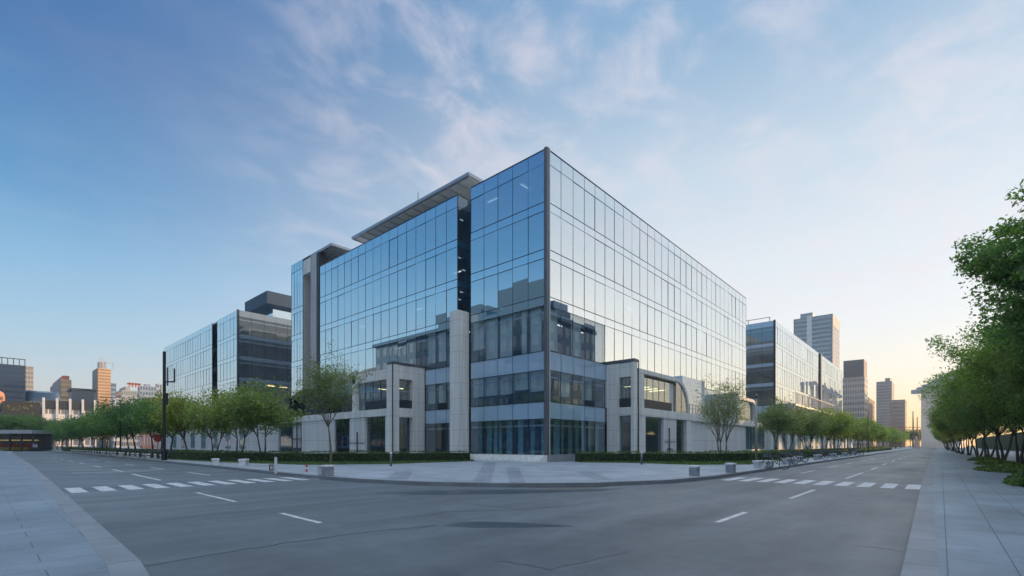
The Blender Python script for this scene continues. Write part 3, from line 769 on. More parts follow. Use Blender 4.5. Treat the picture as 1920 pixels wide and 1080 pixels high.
# ------------------------------------------------------------------ buildings mirrored in the glass and an added sun screen (out of frame, across the two streets)
def block(name, label, u0, u1, v0, v1, z, wall, wn, nu, nv, nz, extra=(), z0=.15, faces='nsew', parts=True, wfrac=.62, hfrac=.55, topm=None, cat='building'):
    t = thing(name, label, cat, ((u0 + u1) / 2, (v0 + v1) / 2, z0))
    MB().box(u0, u1, v0, v1, z0, z).build('wall', wall, t)
    groups = []
    def grid(p, d, n, L, k, m):
        mb = MB()
        for i in range(k):
            for j in range(m):
                a = L / k; h = (z - z0) / m
                mb.obox(p, d, n, i * a + a * (1 - wfrac) / 2, (i + 1) * a - a * (1 - wfrac) / 2, -.05, .06, z0 + j * h + h * .25, z0 + j * h + h * (.25 + hfrac))
        return mb
    if 'w' in faces: stuff(grid((u0, v0), V, NU, v1 - v0, nv, nz).build('window', wn, t))
    if 's' in faces: stuff(grid((u0, v0), U, NV, u1 - u0, nu, nz).build('window', wn, t))
    if 'e' in faces: stuff(grid((u1, v0), V, U, v1 - v0, nv, nz).build('window', wn, t))
    if 'n' in faces: stuff(grid((u0, v1), U, V, u1 - u0, nu, nz).build('window', wn, t))
    return t
mw = win('mirror_block_wall', (.014, .075, .165), .10, .35); mwin = win('mirror_block_win', (.012, .03, .06), .25, .6)
a = block('stone_office', 'broad grey office with a heavy cornice mirrored in the left glass front', -70, -45, 33, 96, 29.4, mw, mwin, 8, 24, 7, faces='e')
MB().box(-70, -43.8, 31.5, 97, 29.4, 30.3).build('cornice', mw, a)
MB().box(-68, -48, 36, 50, 30.3, 37).build('roof_box', mw, a)
MB().box(-68, -50, 57, 75, 30.3, 35.5).build('roof_box', mw, a)
MB().box(-68, -52, 78, 86, 30.3, 32.5).build('roof_box', mw, a)
a = block('annex', 'low blue grey annex mirrored at the tree end of the left glass front', -66, -46, 98, 122, 24, facemat('annex_wall', (.14, .20, .27)), mwin, 6, 8, 5, faces='e')
b = block('stone_office', 'stepped grey office mirrored beside the corner post in the right glass front', 50, 78, -75, -45, 31.5, mw, mwin, 10, 8, 7, faces='n')
MB().box(49, 80, -75, -43.6, 31.5, 32.5).build('cornice', mw, b)
MB().box(52, 62, -70, -48, 32.5, 39).build('roof_box', mw, b)
MB().box(65, 71, -70, -48, 32.5, 38).build('roof_box', mw, b)
MB().box(78, 82, -75, -46, .15, 26.5).build('wing', mw, b)
MB().box(82, 87, -75, -46, .15, 22.5).build('wing', mwin, b)
block('brick_block', 'long low block standing out of view behind the right pavement trees', -40, 48, -75, -50, 21, facemat('brick_block_wall', (.22, .20, .19)), mwin, 28, 7, 6, faces='n')  # unseen block added to keep direct sun off the crossing

# ------------------------------------------------------------------ distant buildings
def tower(name, label, pl, pc, pr, ytop, t, wall, wn, nl, nr, nz, top=None, cat='tower', wf=.62, hf=.55, ybase=None):
    """two visible faces: left one runs along the left street, right one along the right street"""
    u, v = D(pc, t)
    v1 = on_u(pl, u) if pl < pc else v + 12
    u1 = on_v(pr, v) if pr > pc else u + 12
    v1 = min(max(v1, v + 3), v + 120); u1 = min(max(u1, u + 3), u + 120)
    z = zat(ytop, t)
    o = block(name, label, u, u1, v, v1, z, wall, wn, nr, nl, nz, faces='ws', wfrac=wf, hfrac=hf, cat=cat, z0=0)
    return o, (u, u1, v, v1, z)
sand = facemat('sandstone', (.62, .42, .24)); tan = facemat('tan_wall', (.42, .38, .34)); brown = facemat('brown_wall', (.30, .25, .22))
greyw = facemat('grey_wall', (.34, .36, .38)); bluew = facemat('blue_wall', (.025, .065, .13)); palew = facemat('pale_wall', (.68, .69, .72))
wd = win('tower_win', (.07, .09, .12), .25, .8); wwarm = win('tower_win_warm', (.24, .15, .08), .1, .5)
wb = win('tower_win_blue', (.01, .04, .10), .06, .2)

o, q = tower('glass_tower', 'dark blue gridded office tower at the left edge of the view', -60, -20, 48, 680, 190, bluew, wb, 14, 16, 15, wf=.8, hf=.7)
mb = MB(); mb.box(q[0], q[1], q[2] + .2, q[2] + .4, q[4] + 2.4, q[4] + 2.7)
for k in range(7): x = q[0] + (q[1] - q[0] - .3) * k / 6; mb.box(x, x + .25, q[2] + .2, q[2] + .45, q[4], q[4] + 2.5)
mb.build('roof_frame', M['mull'], o)
tower('office_tower', 'thin tan tower slice just behind the dark blue tower', 44, 47, 54, 686, 240, tan, wd, 4, 3, 18)
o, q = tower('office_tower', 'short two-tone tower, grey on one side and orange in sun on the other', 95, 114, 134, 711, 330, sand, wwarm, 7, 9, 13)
MB().box(q[0] + 1, q[1] - 1, q[2] + 1, q[3] - 1, q[4], q[4] + 2.8).build('roof_box', M['tank'], o); MB().box(q[0] - .3, q[0] - .07, q[2] + .2, q[3], 0, q[4]).build('shade_panel', facemat('slate_side', (.12, .15, .19)), o)  # grey panel paints the shade on the face turned from the sun
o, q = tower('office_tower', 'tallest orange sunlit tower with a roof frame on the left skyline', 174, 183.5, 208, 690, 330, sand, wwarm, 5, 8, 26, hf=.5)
mb = MB(); x0, x1, y0 = q[0], q[1], q[2]
mb.box(x0 + .5, x0 + 4, y0 + 1, y0 + 6, q[4], q[4] + 4.5)
for x in (x0 + 1, x0 + 2.2, x0 + 4.2, x0 + 8): mb.box(x, x + .35, y0 + .5, y0 + .9, q[4], q[4] + (7.5 if x < x0 + 5 else 4.5))
mb.box(x0 + 4, x0 + 8.2, y0 + .5, y0 + .9, q[4] + 4, q[4] + 4.4); mb.build('roof_frame', M['panel'], o); MB().box(q[0] - .3, q[0] - .07, q[2] + .2, q[3], 0, q[4]).build('shade_panel', facemat('slate_side', (.12, .15, .19)), o)  # shade of the unlit face painted on as a grey panel
o, q = tower('glass_hall', 'wide slate blue block between the two orange towers', 128, 134.5, 177, 731, 300, bluew, wb, 4, 7, 3, wf=.92, hf=.8, cat='building')
MB().box(q[0] - 1, q[1] + 1, q[2] - 1, q[3], q[4], q[4] + 1.2).build('roof', M['dark'], o)
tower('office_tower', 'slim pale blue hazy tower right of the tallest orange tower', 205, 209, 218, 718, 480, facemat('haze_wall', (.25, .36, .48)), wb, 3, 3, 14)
o, q = tower('apartment_block', 'grey stepped apartment block with a rusty red roof structure', 216, 228, 259, 731, 300, greyw, wd, 6, 9, 9, cat='apartment block')
MB().box(q[0] + 2, q[1] - 4, q[2] + 1, q[3] - 1, q[4], q[4] + 2.4).build('roof_storey', greyw, o)
mb = MB()
for k in range(4): mb.box(q[0] + 4 + k * 1.6, q[0] + 4.6 + k * 1.6, q[2] + 2, q[2] + 3, q[4] + 2.4, q[4] + 5.2)
mb.box(q[0] + 3.5, q[0] + 10.2, q[2] + 2, q[2] + 5, q[4] + 4.2, q[4] + 5); mb.build('roof_tank', M['tank'], o)
tower('apartment_block', 'low pale gridded block in front of the grey stepped apartments', 210, 213.5, 225, 746, 280, palew, wd, 3, 4, 6, cat='apartment block')
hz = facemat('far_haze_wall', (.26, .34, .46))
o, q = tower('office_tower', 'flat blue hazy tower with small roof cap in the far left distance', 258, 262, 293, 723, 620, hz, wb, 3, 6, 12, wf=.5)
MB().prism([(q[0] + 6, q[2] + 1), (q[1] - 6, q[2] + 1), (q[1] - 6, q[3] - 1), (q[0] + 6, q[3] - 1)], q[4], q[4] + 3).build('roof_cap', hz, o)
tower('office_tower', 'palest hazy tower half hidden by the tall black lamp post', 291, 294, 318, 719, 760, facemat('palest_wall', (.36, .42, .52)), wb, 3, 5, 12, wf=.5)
tower('brick_block', 'low red brick block with white columns above the street trees', 262, 268, 306, 744, 190, facemat('red_brick', (.42, .20, .15)), win('brickwin', (.50, .46, .44), .1, .4), 3, 7, 4, cat='building', wf=.35, hf=.75)
o, q = tower('commercial_block', 'white framed low block with grey panels between tall white columns', 74, 79, 180, 753, 175, palew, win('banner_panel', (.20, .21, .24), .1, .5), 3, 9, 3, cat='building', wf=.78, hf=.6)
for k in range(5):
    x = q[0] + (q[1] - q[0] - .7) * k / 4
    MB().box(x, x + .7, q[2] - .9, q[2] - .1, 0, q[4] + 1.5).build('column', M['white'], o)
MB().box(q[0], q[1], q[2] - .5, q[2] + .3, q[4] - 2.6, q[4] + .6).build('dark_fascia', M['dark'], o)
# dark low block with scattered lit windows
o, q = tower('shop_block', 'dark low block full of scattered yellow lit windows', -30, 4, 76, 752, 145, facemat('dark_shop', (.03, .035, .042)), win('shopwin', (.03, .035, .035), .06, .2), 6, 12, 4, cat='building')
mb = MB(); lr = random.Random(3)
for k in range(60):
    x = lr.uniform(q[0] + 1, q[1] - 1.5); z = lr.uniform(6, q[4] - 1); mb.box(x, x + lr.uniform(.15, .5), q[2] - .12, q[2] - .07, z, z + lr.uniform(.1, .35))
stuff(mb.build('window_glow', M['winglow'], o))
# rounded glass block with its orange reflections put in as a glowing band
t = thing('rounded_block', 'low rounded glass block with an orange lit band beside the dark blue tower', 'building', D(78, 205) + (0,))
c = D(78, 205); mb = MB().lathe([(6.4, 0), (6.4, 20.6), (6.0, 21.5), (5.6, 23.4), (5.2, 24.3)], 24, c); mb.build('wall', win('round_glass', (.05, .08, .12), .1, .5), t, True)
mb = MB()
for k in range(9):
    an = R(188 + k * 14); p = (c[0] + 6.45 * math.cos(an), c[1] + 6.45 * math.sin(an)); mb.obox(p, (-math.sin(an), math.cos(an)), (math.cos(an), math.sin(an)), 0, 1.1, -.1, .1, 17.4, 19.6)
stuff(mb.build('window_glow', M['winglow'], t))  # glowing panes stand in for an orange reflection in the glass
t = thing('rounded_tower', 'small orange sunlit block with a rounded top cut by the left edge', 'building', D(2, 165) + (0,))
c = D(-4, 165); MB().lathe([(1.7, 0), (1.7, 18.5), (1.4, 19.6), (.6, 20.2)], 16, c).build('wall', facemat('terracotta', (.62, .30, .17)), t, True)
mb = MB()
for k in range(7):
    for j in range(3): mb.box(c[0] - 1.2 + j * .9, c[0] - .6 + j * .9, c[1] - 1.85, c[1] - 1.2, 5 + k * 2, 6.2 + k * 2)
stuff(mb.build('window', wwarm, t))
# right-hand skyline
o, q = tower('office_tower', 'tall grey tower with fine horizontal bands behind the right glass block', 1488, 1561, 1574, 588, 215, facemat('tower_grey', (.25, .29, .33)), win('band_glass', (.20, .24, .28), .25, .75), 1, 1, 30, wf=.92, hf=.42)
MB().box(q[0] - .1, q[0] + .2, q[2] + 8, q[2] + 10, 0, q[4] + .6).build('pale_fin', M['white'], o)
MB().box(q[0] + 2, q[0] + 7, q[2] + 8, q[2] + 13, q[4], q[4] + 2.5).build('roof_box', M['roof'], o)
MB().box(q[0], q[1], q[2] - .12, q[2], q[4] - 5, q[4] + .02).build('roof_band', M['panel'], o)
o, q = tower('office_tower', 'brown tower with a plain dark grey top box and window grid', 1580, 1621, 1627, 706, 260, tan, win('bwin', (.20, .19, .18), .2, .7), 9, 3, 12)
MB().box(q[0] + .3, q[1] - .3, q[2] + .3, q[3] - .3, q[4], zat(673, 260)).build('top_box', facemat('top_grey', (.155, .155, .16)), o)
tower('apartment_block', 'narrow apartment slab with orange lit balconies between two towers', 1627, 1629, 1640, 745, 300, brown, win('balcony', (.62, .48, .34), .1, .5), 2, 3, 10, cat='apartment block')
o, q = tower('office_tower', 'plain grey tower with a curved crown and fine window lines', 1643, 1672, 1677, 714, 340, facemat('plain_grey', (.31, .30, .30)), win('linewin', (.24, .23, .23), .2, .6), 10, 3, 22, wf=.9, hf=.3)
MB().prism([(q[0], q[2] + 1), (q[0] + 4, q[2]), (q[1], q[2] + 4), (q[1], q[3] - 4), (q[0], q[3] - 5)], q[4], q[4] + 2.2).build('crown', facemat('crown_grey', (.27, .27, .27)), o)
tower('office_tower', 'shorter brown tower with a regular window grid in front of the grey one', 1668, 1697, 1700, 749, 300, brown, win('gwin', (.45, .38, .33), .15, .6), 12, 3, 12, wf=.5, hf=.6)
# white hall with rising roof
t = thing('white_hall', 'blank white hall with a rising roof edge behind the right-hand trees', 'building', D(1760, 230) + (0,))
zl, zr = zat(738, 230), zat(700, 230)
q4 = [D(1727, 230), D(1800, 230), D(1815, 275), D(1731, 275)]; mb = MB()
mb.v = [(p[0], p[1], 0) for p in q4] + [(q4[0][0], q4[0][1], zl), (q4[1][0], q4[1][1], zr), (q4[2][0], q4[2][1], zr), (q4[3][0], q4[3][1], zl)]
mb.f += [(0, 1, 5, 4), (1, 2, 6, 5), (2, 3, 7, 6), (3, 0, 4, 7), (4, 5, 6, 7)]; mb.build('wall', facemat('hall_white', (.58, .54, .50)), t)
d = (Vector(q4[1]) - Vector(q4[0])); L = d.length; d.normalize(); n = Vector((d.y, -d.x))
if n.dot(Vector((CAM.x - q4[0][0], CAM.y - q4[0][1]))) < 0: n = -n
mb = MB()
for k in range(8):
    s_ = -1.5 + k * L / 7
    mb.obox(q4[0], (d.x, d.y), (n.x, n.y), s_, s_ + L / 7 - .05, -4, .8, zl + (zr - zl) * k / 7.5 + .2, zl + (zr - zl) * (k + .9) / 7.5 + .9)
mb.build('roof_edge', M['panel'], t)

# ------------------------------------------------------------------ vegetation
def leaves_np(centers, sig, n_each, size, rs, up=.35):
    """many small leaf quads scattered about the given centres"""
    cs = np.repeat(np.asarray(centers), n_each, axis=0)
    sg = np.repeat(np.asarray(sig), n_each, axis=0) if np.ndim(sig) else sig
    N = len(cs)
    off = np.clip(rs.normal(size=(N, 3)), -1.7, 1.7) * (sg[:, None] if np.ndim(sg) else sg); off[:, 2] *= .65
    P = cs + off
    nrm = rs.normal(size=(N, 3)); nrm[:, 2] = np.abs(nrm[:, 2]) + up; nrm /= np.linalg.norm(nrm, axis=1)[:, None]
    t = np.cross(nrm, rs.normal(size=(N, 3))); t /= np.linalg.norm(t, axis=1)[:, None] + 1e-9
    b = np.cross(nrm, t)
    s = (size * rs.uniform(.55, 1.25, size=N))[:, None]
    q = np.stack([P - t * s * .9, P + b * s * .42, P + t * s * .9, P - b * s * .42], axis=1).reshape(-1, 3)
    return q
def leaf_mesh(name, q, mat):
    n = len(q) // 4
    me = bpy.data.meshes.new(name); me.vertices.add(len(q)); me.vertices.foreach_set('co', q.astype(np.float32).ravel())
    me.loops.add(len(q)); me.loops.foreach_set('vertex_index', np.arange(len(q), dtype=np.int32))
    me.polygons.add(n); me.polygons.foreach_set('loop_start', np.arange(0, len(q), 4, dtype=np.int32))
    me.update(calc_edges=True); me.materials.append(mat); return me
def tree_meshes(seed, h, trunk_h, rad, stems, n1, n2, leaf, per, bark, leafm, r0=.11, vase=.9, fill=0, sig=.42, droop=0.0):
    rn = random.Random(seed); rs = np.random.RandomState(seed)
    mb = MB(); tips = []
    def limb(p, d, L, r, level):
        k = 4; pts = [Vector(p)]; dd = Vector(d).normalized()
        for i in range(k):
            dd = (dd + Vector((rn.uniform(-.16, .16), rn.uniform(-.16, .16), rn.uniform(-.02, .14) - droop * level))).normalized()
            pts.append(pts[-1] + dd * L / k)
        end = r * (.45 if level < 2 else .25)
        mb.tube(pts, [r + (end - r) * i / k for i in range(k + 1)], 7 if level == 0 else 5 if level == 1 else 4, False)
        return pts, dd, end
    for s in range(stems):
        a = 2 * math.pi * s / max(1, stems) + rn.uniform(-.4, .4)
        lean = .22 if stems > 1 else .04
        base = Vector((math.cos(a) * .14, math.sin(a) * .14, -.05)) if stems > 1 else Vector((0, 0, -.05))
        pts, dd, re = limb(base, (math.cos(a) * lean, math.sin(a) * lean, 1), trunk_h, r0, 0)
        for i in range(n1):
            aa = a + 2 * math.pi * (i + rn.uniform(-.3, .3)) / n1 if stems == 1 else a + rn.uniform(-1.3, 1.3)
            fz = rn.uniform(.72, 1.0) if i < n1 - 1 else 1.0
            st = pts[-1] * fz + pts[-2] * (1 - fz)
            out = rn.uniform(.55, 1.0) * vase
            if i == 0: out *= .2
            dirv = Vector((math.cos(aa) * out, math.sin(aa) * out, 1.0))
            L1 = (h - trunk_h) * rn.uniform(.5, .68)
            p2, d2, r2 = limb(st, dirv, L1, re * .95, 1)
            for j in range(n2):
                f = rn.uniform(.25, 1.0); q = p2[min(4, int(f * 4))]
                a3 = rn.uniform(0, 2 * math.pi)
                d3 = (d2 * .9 + Vector((math.cos(a3), math.sin(a3), rn.uniform(-.15, .5)))).normalized()
                p3, d4, r3 = limb(q, d3, L1 * rn.uniform(.45, .85), max(.012, r2 * .75), 2)
                tips += [(p3[-1], .9), (p3[2], .8), (p3[3], 1)]
                for m in range(2):
                    a4 = rn.uniform(0, 6.3); p4, _, _ = limb(p3[rn.choice((2, 3))], (math.cos(a4), math.sin(a4), rn.uniform(.0, .7)), L1 * .35, max(.008, r3 * .6), 3)
                    tips += [(p4[-1], .9), (p4[2], .7)]
    # fit the crown to the wanted height and radius
    cs = np.array([tuple(t[0]) for t in tips]); 
    if fill:
        zc = (h + trunk_h) / 2; hz_ = (h - trunk_h) / 2
        g = rs.normal(size=(fill, 3)); g /= np.linalg.norm(g, axis=1)[:, None]; g *= rs.uniform(.45, .95, size=(fill, 1)) ** .5
        mid = cs[:, :2].mean(axis=0)
        cs = np.vstack([cs, np.stack([mid[0] + g[:, 0] * rad, mid[1] + g[:, 1] * rad, zc + g[:, 2] * hz_], axis=1)])
    sx = rad / max(.1, np.percentile(np.hypot(cs[:, 0], cs[:, 1]), 92)); sz = (h - sig * .6 - trunk_h) / max(.1, cs[:, 2].max() - trunk_h)
    def warp(P):
        P = P.copy(); w = np.clip((P[:, 2] - trunk_h * .8) / (trunk_h * .4 + .3), 0, 1)[:, None]
        P[:, :2] *= 1 + (sx - 1) * w
        P[:, 2] = np.where(P[:, 2] > trunk_h, trunk_h + (P[:, 2] - trunk_h) * sz, P[:, 2]); return P
    mb.v = [tuple(p) for p in warp(np.array(mb.v))]
    cs = warp(cs)
    q = leaves_np(cs, rs.uniform(.6, 1.3, size=len(cs)) * sig, per, leaf, rs)
    return mb.mesh('trunk', bark, True), leaf_mesh('crown', q, leafm), len(q) // 4
def put_tree(me, name, label, loc, rz, sc, group=None, cat='tree'):
    t = thing(name, label, cat, loc, group, True, rz); t.scale = sc if isinstance(sc, tuple) else (sc, sc, sc)
    for nm, m in (('trunk', me[0]), ('crown', me[1])):
        o = bpy.data.objects.new(nm, m); COL.objects.link(o); o.parent = t
    return t
# young trees with thin foliage in front of the glass corner
TA = tree_meshes(21, 9.5, 3.0, 2.05, 1, 7, 7, .095, 26, M['bark2'], M['leafC'], .11, .95, 20, .32)
TB = tree_meshes(34, 7.8, 1.7, 2.25, 3, 4, 8, .085, 9, M['bark2'], M['leafC'], .10, .8, 0, .26)
put_tree(TA, 'street_tree', 'thin-leaved tree with a slim pale trunk before the left podium frame', G(620, 869, .15) + (.15,), .3, 1.0)
put_tree(TB, 'street_tree', 'nearly bare young tree before the grey wall of the right podium', G(1355, 864, .15) + (.15,), 1.1, 1.0)
V1 = [tree_meshes(51 + k, 7.4, 2.3, 2.9, 2, 4, 6, .16, 20, M['bark'], M['leafA'], .10, .9, 45, .50) for k in range(2)]
V2 = [tree_meshes(71 + k, 7.4, 2.4, 3.1, 1, 5, 5, .19, 24, M['bark'], M['leafB'], .14, .9, 60, .55) for k in range(2)]
V3 = [tree_meshes(91 + k, 7.2, 2.2, 2.6, 2, 4, 6, .15, 13, M['bark'], M['leafC'], .09, .85, 20, .46) for k in range(2)]
ORD = ['first', 'second', 'third', 'fourth', 'fifth', 'sixth', 'seventh', 'eighth', 'ninth', 'tenth', 'eleventh', 'twelfth', 'thirteenth', 'fourteenth', 'fifteenth', 'sixteenth', 'seventeenth', 'eighteenth', 'nineteenth', 'twentieth', 'twenty-first', 'twenty-second', 'twenty-third', 'twenty-fourth', 'twenty-fifth', 'twenty-sixth', 'twenty-seventh', 'twenty-eighth', 'twenty-ninth', 'thirtieth']
tr = random.Random(9)
LT = [(-14.5, 21.5, V1[0], 1.0), (-15.2, 25.0, V1[1], 1.0), (-15.4, 31.5, V1[0], .92)]
v = 38.0
while v < 230:
    LT.append((-16 + tr.uniform(-.5, .5), v, tr.choice(V2) if v > 44 else V1[1], tr.uniform(.95, 1.12))); v += 6.2 if v < 120 else 9
for k, (u, v, me, s) in enumerate(LT):
    lab = f'{"dense dark green" if me in V2 else "light green multi-stem"} street tree, {ORD[k]} from the glass corner along the left hedge'
    put_tree(me, 'street_tree', lab, (u, v, .15), tr.uniform(0, 6.3), s, 'street trees along the left hedge')
RTR = [(27.5, -11.0, V3[0], .95)]; u = 36.0
while u < 260:
    RTR.append((u, -10.8 + tr.uniform(-.6, .6), tr.choice(V3) if u < 46 else tr.choice(V1 + V3[:1]) if u < 90 else tr.choice(V1 + V2), tr.uniform(.92, 1.08))); u += 6.5 if u < 120 else 10
for k, (u, v, me, s) in enumerate(RTR):
    lab = f'{"sparse grey-green" if me in V3 else "leafy green"} street tree, {ORD[k]} past the nearly bare tree in the right hedge row'
    put_tree(me, 'street_tree', lab, (u, v, .15), tr.uniform(0, 6.3), s, 'street trees along the right hedge')
# the big trees on the right pavement
BIG = tree_meshes(131, 13.3, 2.8, 3.6, 2, 7, 10, .108, 150, M['bark'], M['leafD'], .18, .95, 150, .27)
BG2 = tree_meshes(137, 10.2, 2.4, 3.5, 3, 4, 7, .105, 80, M['bark'], M['leafD'], .12, .9, 140, .38)
BG3 = tree_meshes(141, 9.8, 2.2, 3.4, 3, 4, 7, .105, 76, M['bark'], M['leafA'], .12, .9, 130, .38)
put_tree(BG2, 'shade_tree', 'dark multi-stem tree close behind the tallest one at the right edge', (.2, -31.2, .15), 2.2, (1.1, 1.1, 1.18), 'shade trees on the right pavement')
put_tree(BIG, 'shade_tree', 'tallest dark tree leaning in from the right edge above the round shrub', (-4.8, -29.0, .15), .7, (1.0, 1.0, 1.05), 'shade trees on the right pavement')
RB = [(2.5, -29.3, BG3, .80), (10.5, -29.2, BG2, 1.0), (19, -28.9, BG3, 1.0), (28, -28.5, BG2, 1.02), (38, -28.2, BG2, .98), (48, -27.9, BG3, 1.0), (59, -27.4, BG2, .95), (71, -27.0, BG3, .95), (84, -26.8, BG2, .9), (98, -26.6, BG3, .9), (114, -26.4, BG2, .85), (132, -26, BG3, .85), (152, -26, BG2, .85), (176, -26, BG3, .85), (204, -26, BG2, .85), (236, -26, BG3, .85)]
for k, (u, v, me, s) in enumerate(RB):
    put_tree(me, 'shade_tree', f'{"dark" if me is BG2 else "bright green"} multi-stem tree, {ORD[k]} behind the tallest tree on the right pavement', (u, v, .15), tr.uniform(0, 6.3), s, 'shade trees on the right pavement')
for k, (u, v, s) in enumerate([(14, -36, 1.0), (30, -37, 1.05), (50, -36, 1.0), (75, -36, 1.0)]):
    put_tree(BG2, 'shade_tree', f'dark tree in the rear row on the right pavement, {ORD[k]} from the camera', (u, v, .15), tr.uniform(0, 6.3), s, 'rear trees on the right pavement')
for k, px in enumerate((1640, 1668, 1690, 1706, 1722, 1734, 1748)):   # trees closing the right street
    u, v = D(px, 300)
    put_tree(V2[k % 2], 'street_tree', f'hazy far tree, {ORD[k]} from the left among those closing the right street', (u, v, 0), k, 1.5, 'trees closing the right street')
for k, px in enumerate((40, 62, 84, 108, 132, 160)):
    u, v = D(px, 215)
    put_tree(V2[k % 2], 'street_tree', f'dark far tree, {ORD[k]} from the left among those closing the left street', (u, v, 0), k * 1.3, 1.15 if k > 1 else .95, 'trees closing the left street')

for k, px in enumerate((-12, 8, 26, 44, 60)):
    u, v = D(px, 132)
    put_tree(V2[k % 2], 'street_tree', f'dark tree, {ORD[k]} from the left among those before the lit shop block', (u, v, 0), k * 2.1, 1.35, 'trees before the shop block')
# hedges and grass
HL = [(-1.9, 7.3), (-5, 8.9), (-9.3, 11.4), (-13.4, 16), (-16.6, 22), (-18.1, 30), (-18.4, 50), (-18.4, 130)]
HR = [(2.2, -1.6), (5.6, -5.4), (9.6, -9.8), (13.5, -11.9), (19.4, -12.7), (42, -13.2), (150, -13.6)]
def resample(line, step):
    out = []
    for a, b in zip(line[:-1], line[1:]):
        L = math.dist(a, b); n = max(1, int(L / step))
        for k in range(n): t = k / n; out.append((a[0] + (b[0] - a[0]) * t, a[1] + (b[1] - a[1]) * t))
    return out + [line[-1]]
def hedge(line, side, w, h, name, label, seed):
    """clipped hedge: a dark core and a skin of small leaves on its front, top and back"""
    t = thing(name, label, 'hedge', (line[0][0], line[0][1], .15))
    ln = resample(line, 1.0); back = offset(ln, w * side)
    mb = MB()
    for i in range(len(ln) - 1): mb.prism([ln[i], ln[i + 1], back[i + 1], back[i]], .15, .15 + h - .08)
    mb.build('twig_core', M['hedgecore'], t)
    rs = np.random.RandomState(seed); C_ = []
    for i in range(len(ln) - 1):
        dcam = depth(*ln[i]); n = int(max(25, 300 * min(1.0, 38.0 / max(dcam, 1))))
        for _ in range(n):
            a = rs.rand(); f = rs.rand(); p = np.array(ln[i]) * (1 - a) + np.array(ln[i + 1]) * a; b = np.array(back[i]) * (1 - a) + np.array(back[i + 1]) * a
            if f < .5: q = (p[0] + rs.normal() * .05, p[1] + rs.normal() * .05, .15 + rs.rand() * h)
            else: s = rs.rand(); q = (p[0] + (b[0] - p[0]) * s, p[1] + (b[1] - p[1]) * s, .15 + h + .05 * math.sin(i * 1.7 + a * 3) + abs(rs.normal()) * .05)
            C_.append(q)
    q = leaves_np(np.array(C_), .05, 1, .075, rs, .1)
    me = leaf_mesh('foliage', q, M['leafH']); o = bpy.data.objects.new('foliage', me); COL.objects.link(o); o.parent = t; o.matrix_parent_inverse = Matrix.Translation(-t.location)
hedge(HL, -1, 1.5, .78, 'clipped_hedge', 'clipped green hedge sweeping from the entrance steps along the left street', 5)
hedge(HR, 1, 1.5, .78, 'clipped_hedge', 'clipped green hedge sweeping from the corner post along the right street', 6)
hedge([(-12, -39), (30, -39), (260, -36)], -1, 1.5, 4.2, 'tall_hedge', 'tall dark hedge closing the right pavement behind the tree trunks', 7)
def grass(edge, line, name, seed):
    mb = MB().sheet(line + edge[::-1], .156); o = mb.build(name, M['grass']); stuff(o)
    rs = np.random.RandomState(seed); C_ = []
    A, B = resample(line, .7), edge
    for i in range(9000):
        s = rs.rand() ** 1.4 * .55; k = int(s * (len(line) - 1)); f = s * (len(line) - 1) - k; k = min(k, len(line) - 2)
        p = np.array(line[k]) * (1 - f) + np.array(line[k + 1]) * f; e = np.array(edge[k]) * (1 - f) + np.array(edge[k + 1]) * f
        w = rs.rand(); C_.append((p[0] * (1 - w) + e[0] * w, p[1] * (1 - w) + e[1] * w, .19))
    q = leaves_np(np.array(C_), .03, 1, .07, rs, .0); me = leaf_mesh('grass_blades', q, M['leafH']); o2 = bpy.data.objects.new('grass_blades', me); COL.objects.link(o2); stuff(o2)
GL = [(-2.2, 6.5), (-6, 6.4), (-11, 6.2), (-16.0, 9.5), (-18.2, 19), (-19.0, 30), (-19.0, 50), (-19.0, 130)]
GR = [(1.6, -2.2), (3.2, -6.2), (2.6, -11.2), (6.0, -14.1), (19.4, -13.7), (42, -14.0), (150, -14.3)]
grass(GL, HL, 'grass_verge', 12); grass(GR, HR, 'grass_verge', 13)
# low shrubs round the feet of the right-hand trees
def shrub(name, label, c, rx, ry, h, seed, n=2600):
    t = thing(name, label, 'shrub', (c[0], c[1], .15), 'low shrubs under the right trees')
    rs = np.random.RandomState(seed); C_ = []
    for _ in range(n):
        a = rs.rand() * 6.283; r = rs.rand() ** .5; z = h * (1 - r ** 3) * rs.uniform(.75, 1.0) + .02
        C_.append((c[0] + math.cos(a) * r * rx, c[1] + math.sin(a) * r * ry, .15 + z))
    me = leaf_mesh('foliage', leaves_np(np.array(C_), .06, 1, .085, rs, .1), M['leafH']); o = bpy.data.objects.new('foliage', me); COL.objects.link(o); o.parent = t; o.matrix_parent_inverse = Matrix.Translation(-t.location)
    MB().lathe([(1.0, 0), (.95, .25), (.6, .6), (.1, .8)], 16).build('twig_core', M['hedgecore'], t)
    k = t.children[-1]; k.matrix_parent_inverse = Matrix.Identity(4); k.location = (0, 0, 0); k.scale = (rx * .92, ry * .92, h * .95)
shrub('low_shrub', 'nearest round green shrub at the right edge under the tallest tree', (-6.2, -27.3), 2.2, .95, .50, 3, 5200)
shrub('low_shrub', 'flat oval ground shrub around the stems behind the nearest shrub', (6.5, -27.5), 3.0, 1.5, .28, 4, 3600)
shrub('low_shrub', 'third flat shrub island back along the right pavement', (18, -27.6), 2.6, 1.2, .25, 5)
shrub('low_shrub', 'fourth flat shrub island back along the right pavement', (30, -27.6), 2.6, 1.2, .25, 6)
shrub('terrace_shrub', 'green shrub growing on top of the black terrace box', (-2.4, 38.2), 1.4, 2.6, .8, 7)
bpy.data.objects['terrace_shrub'].location.z += 8.0
for c_ in bpy.data.objects['terrace_shrub'].children:
    pass

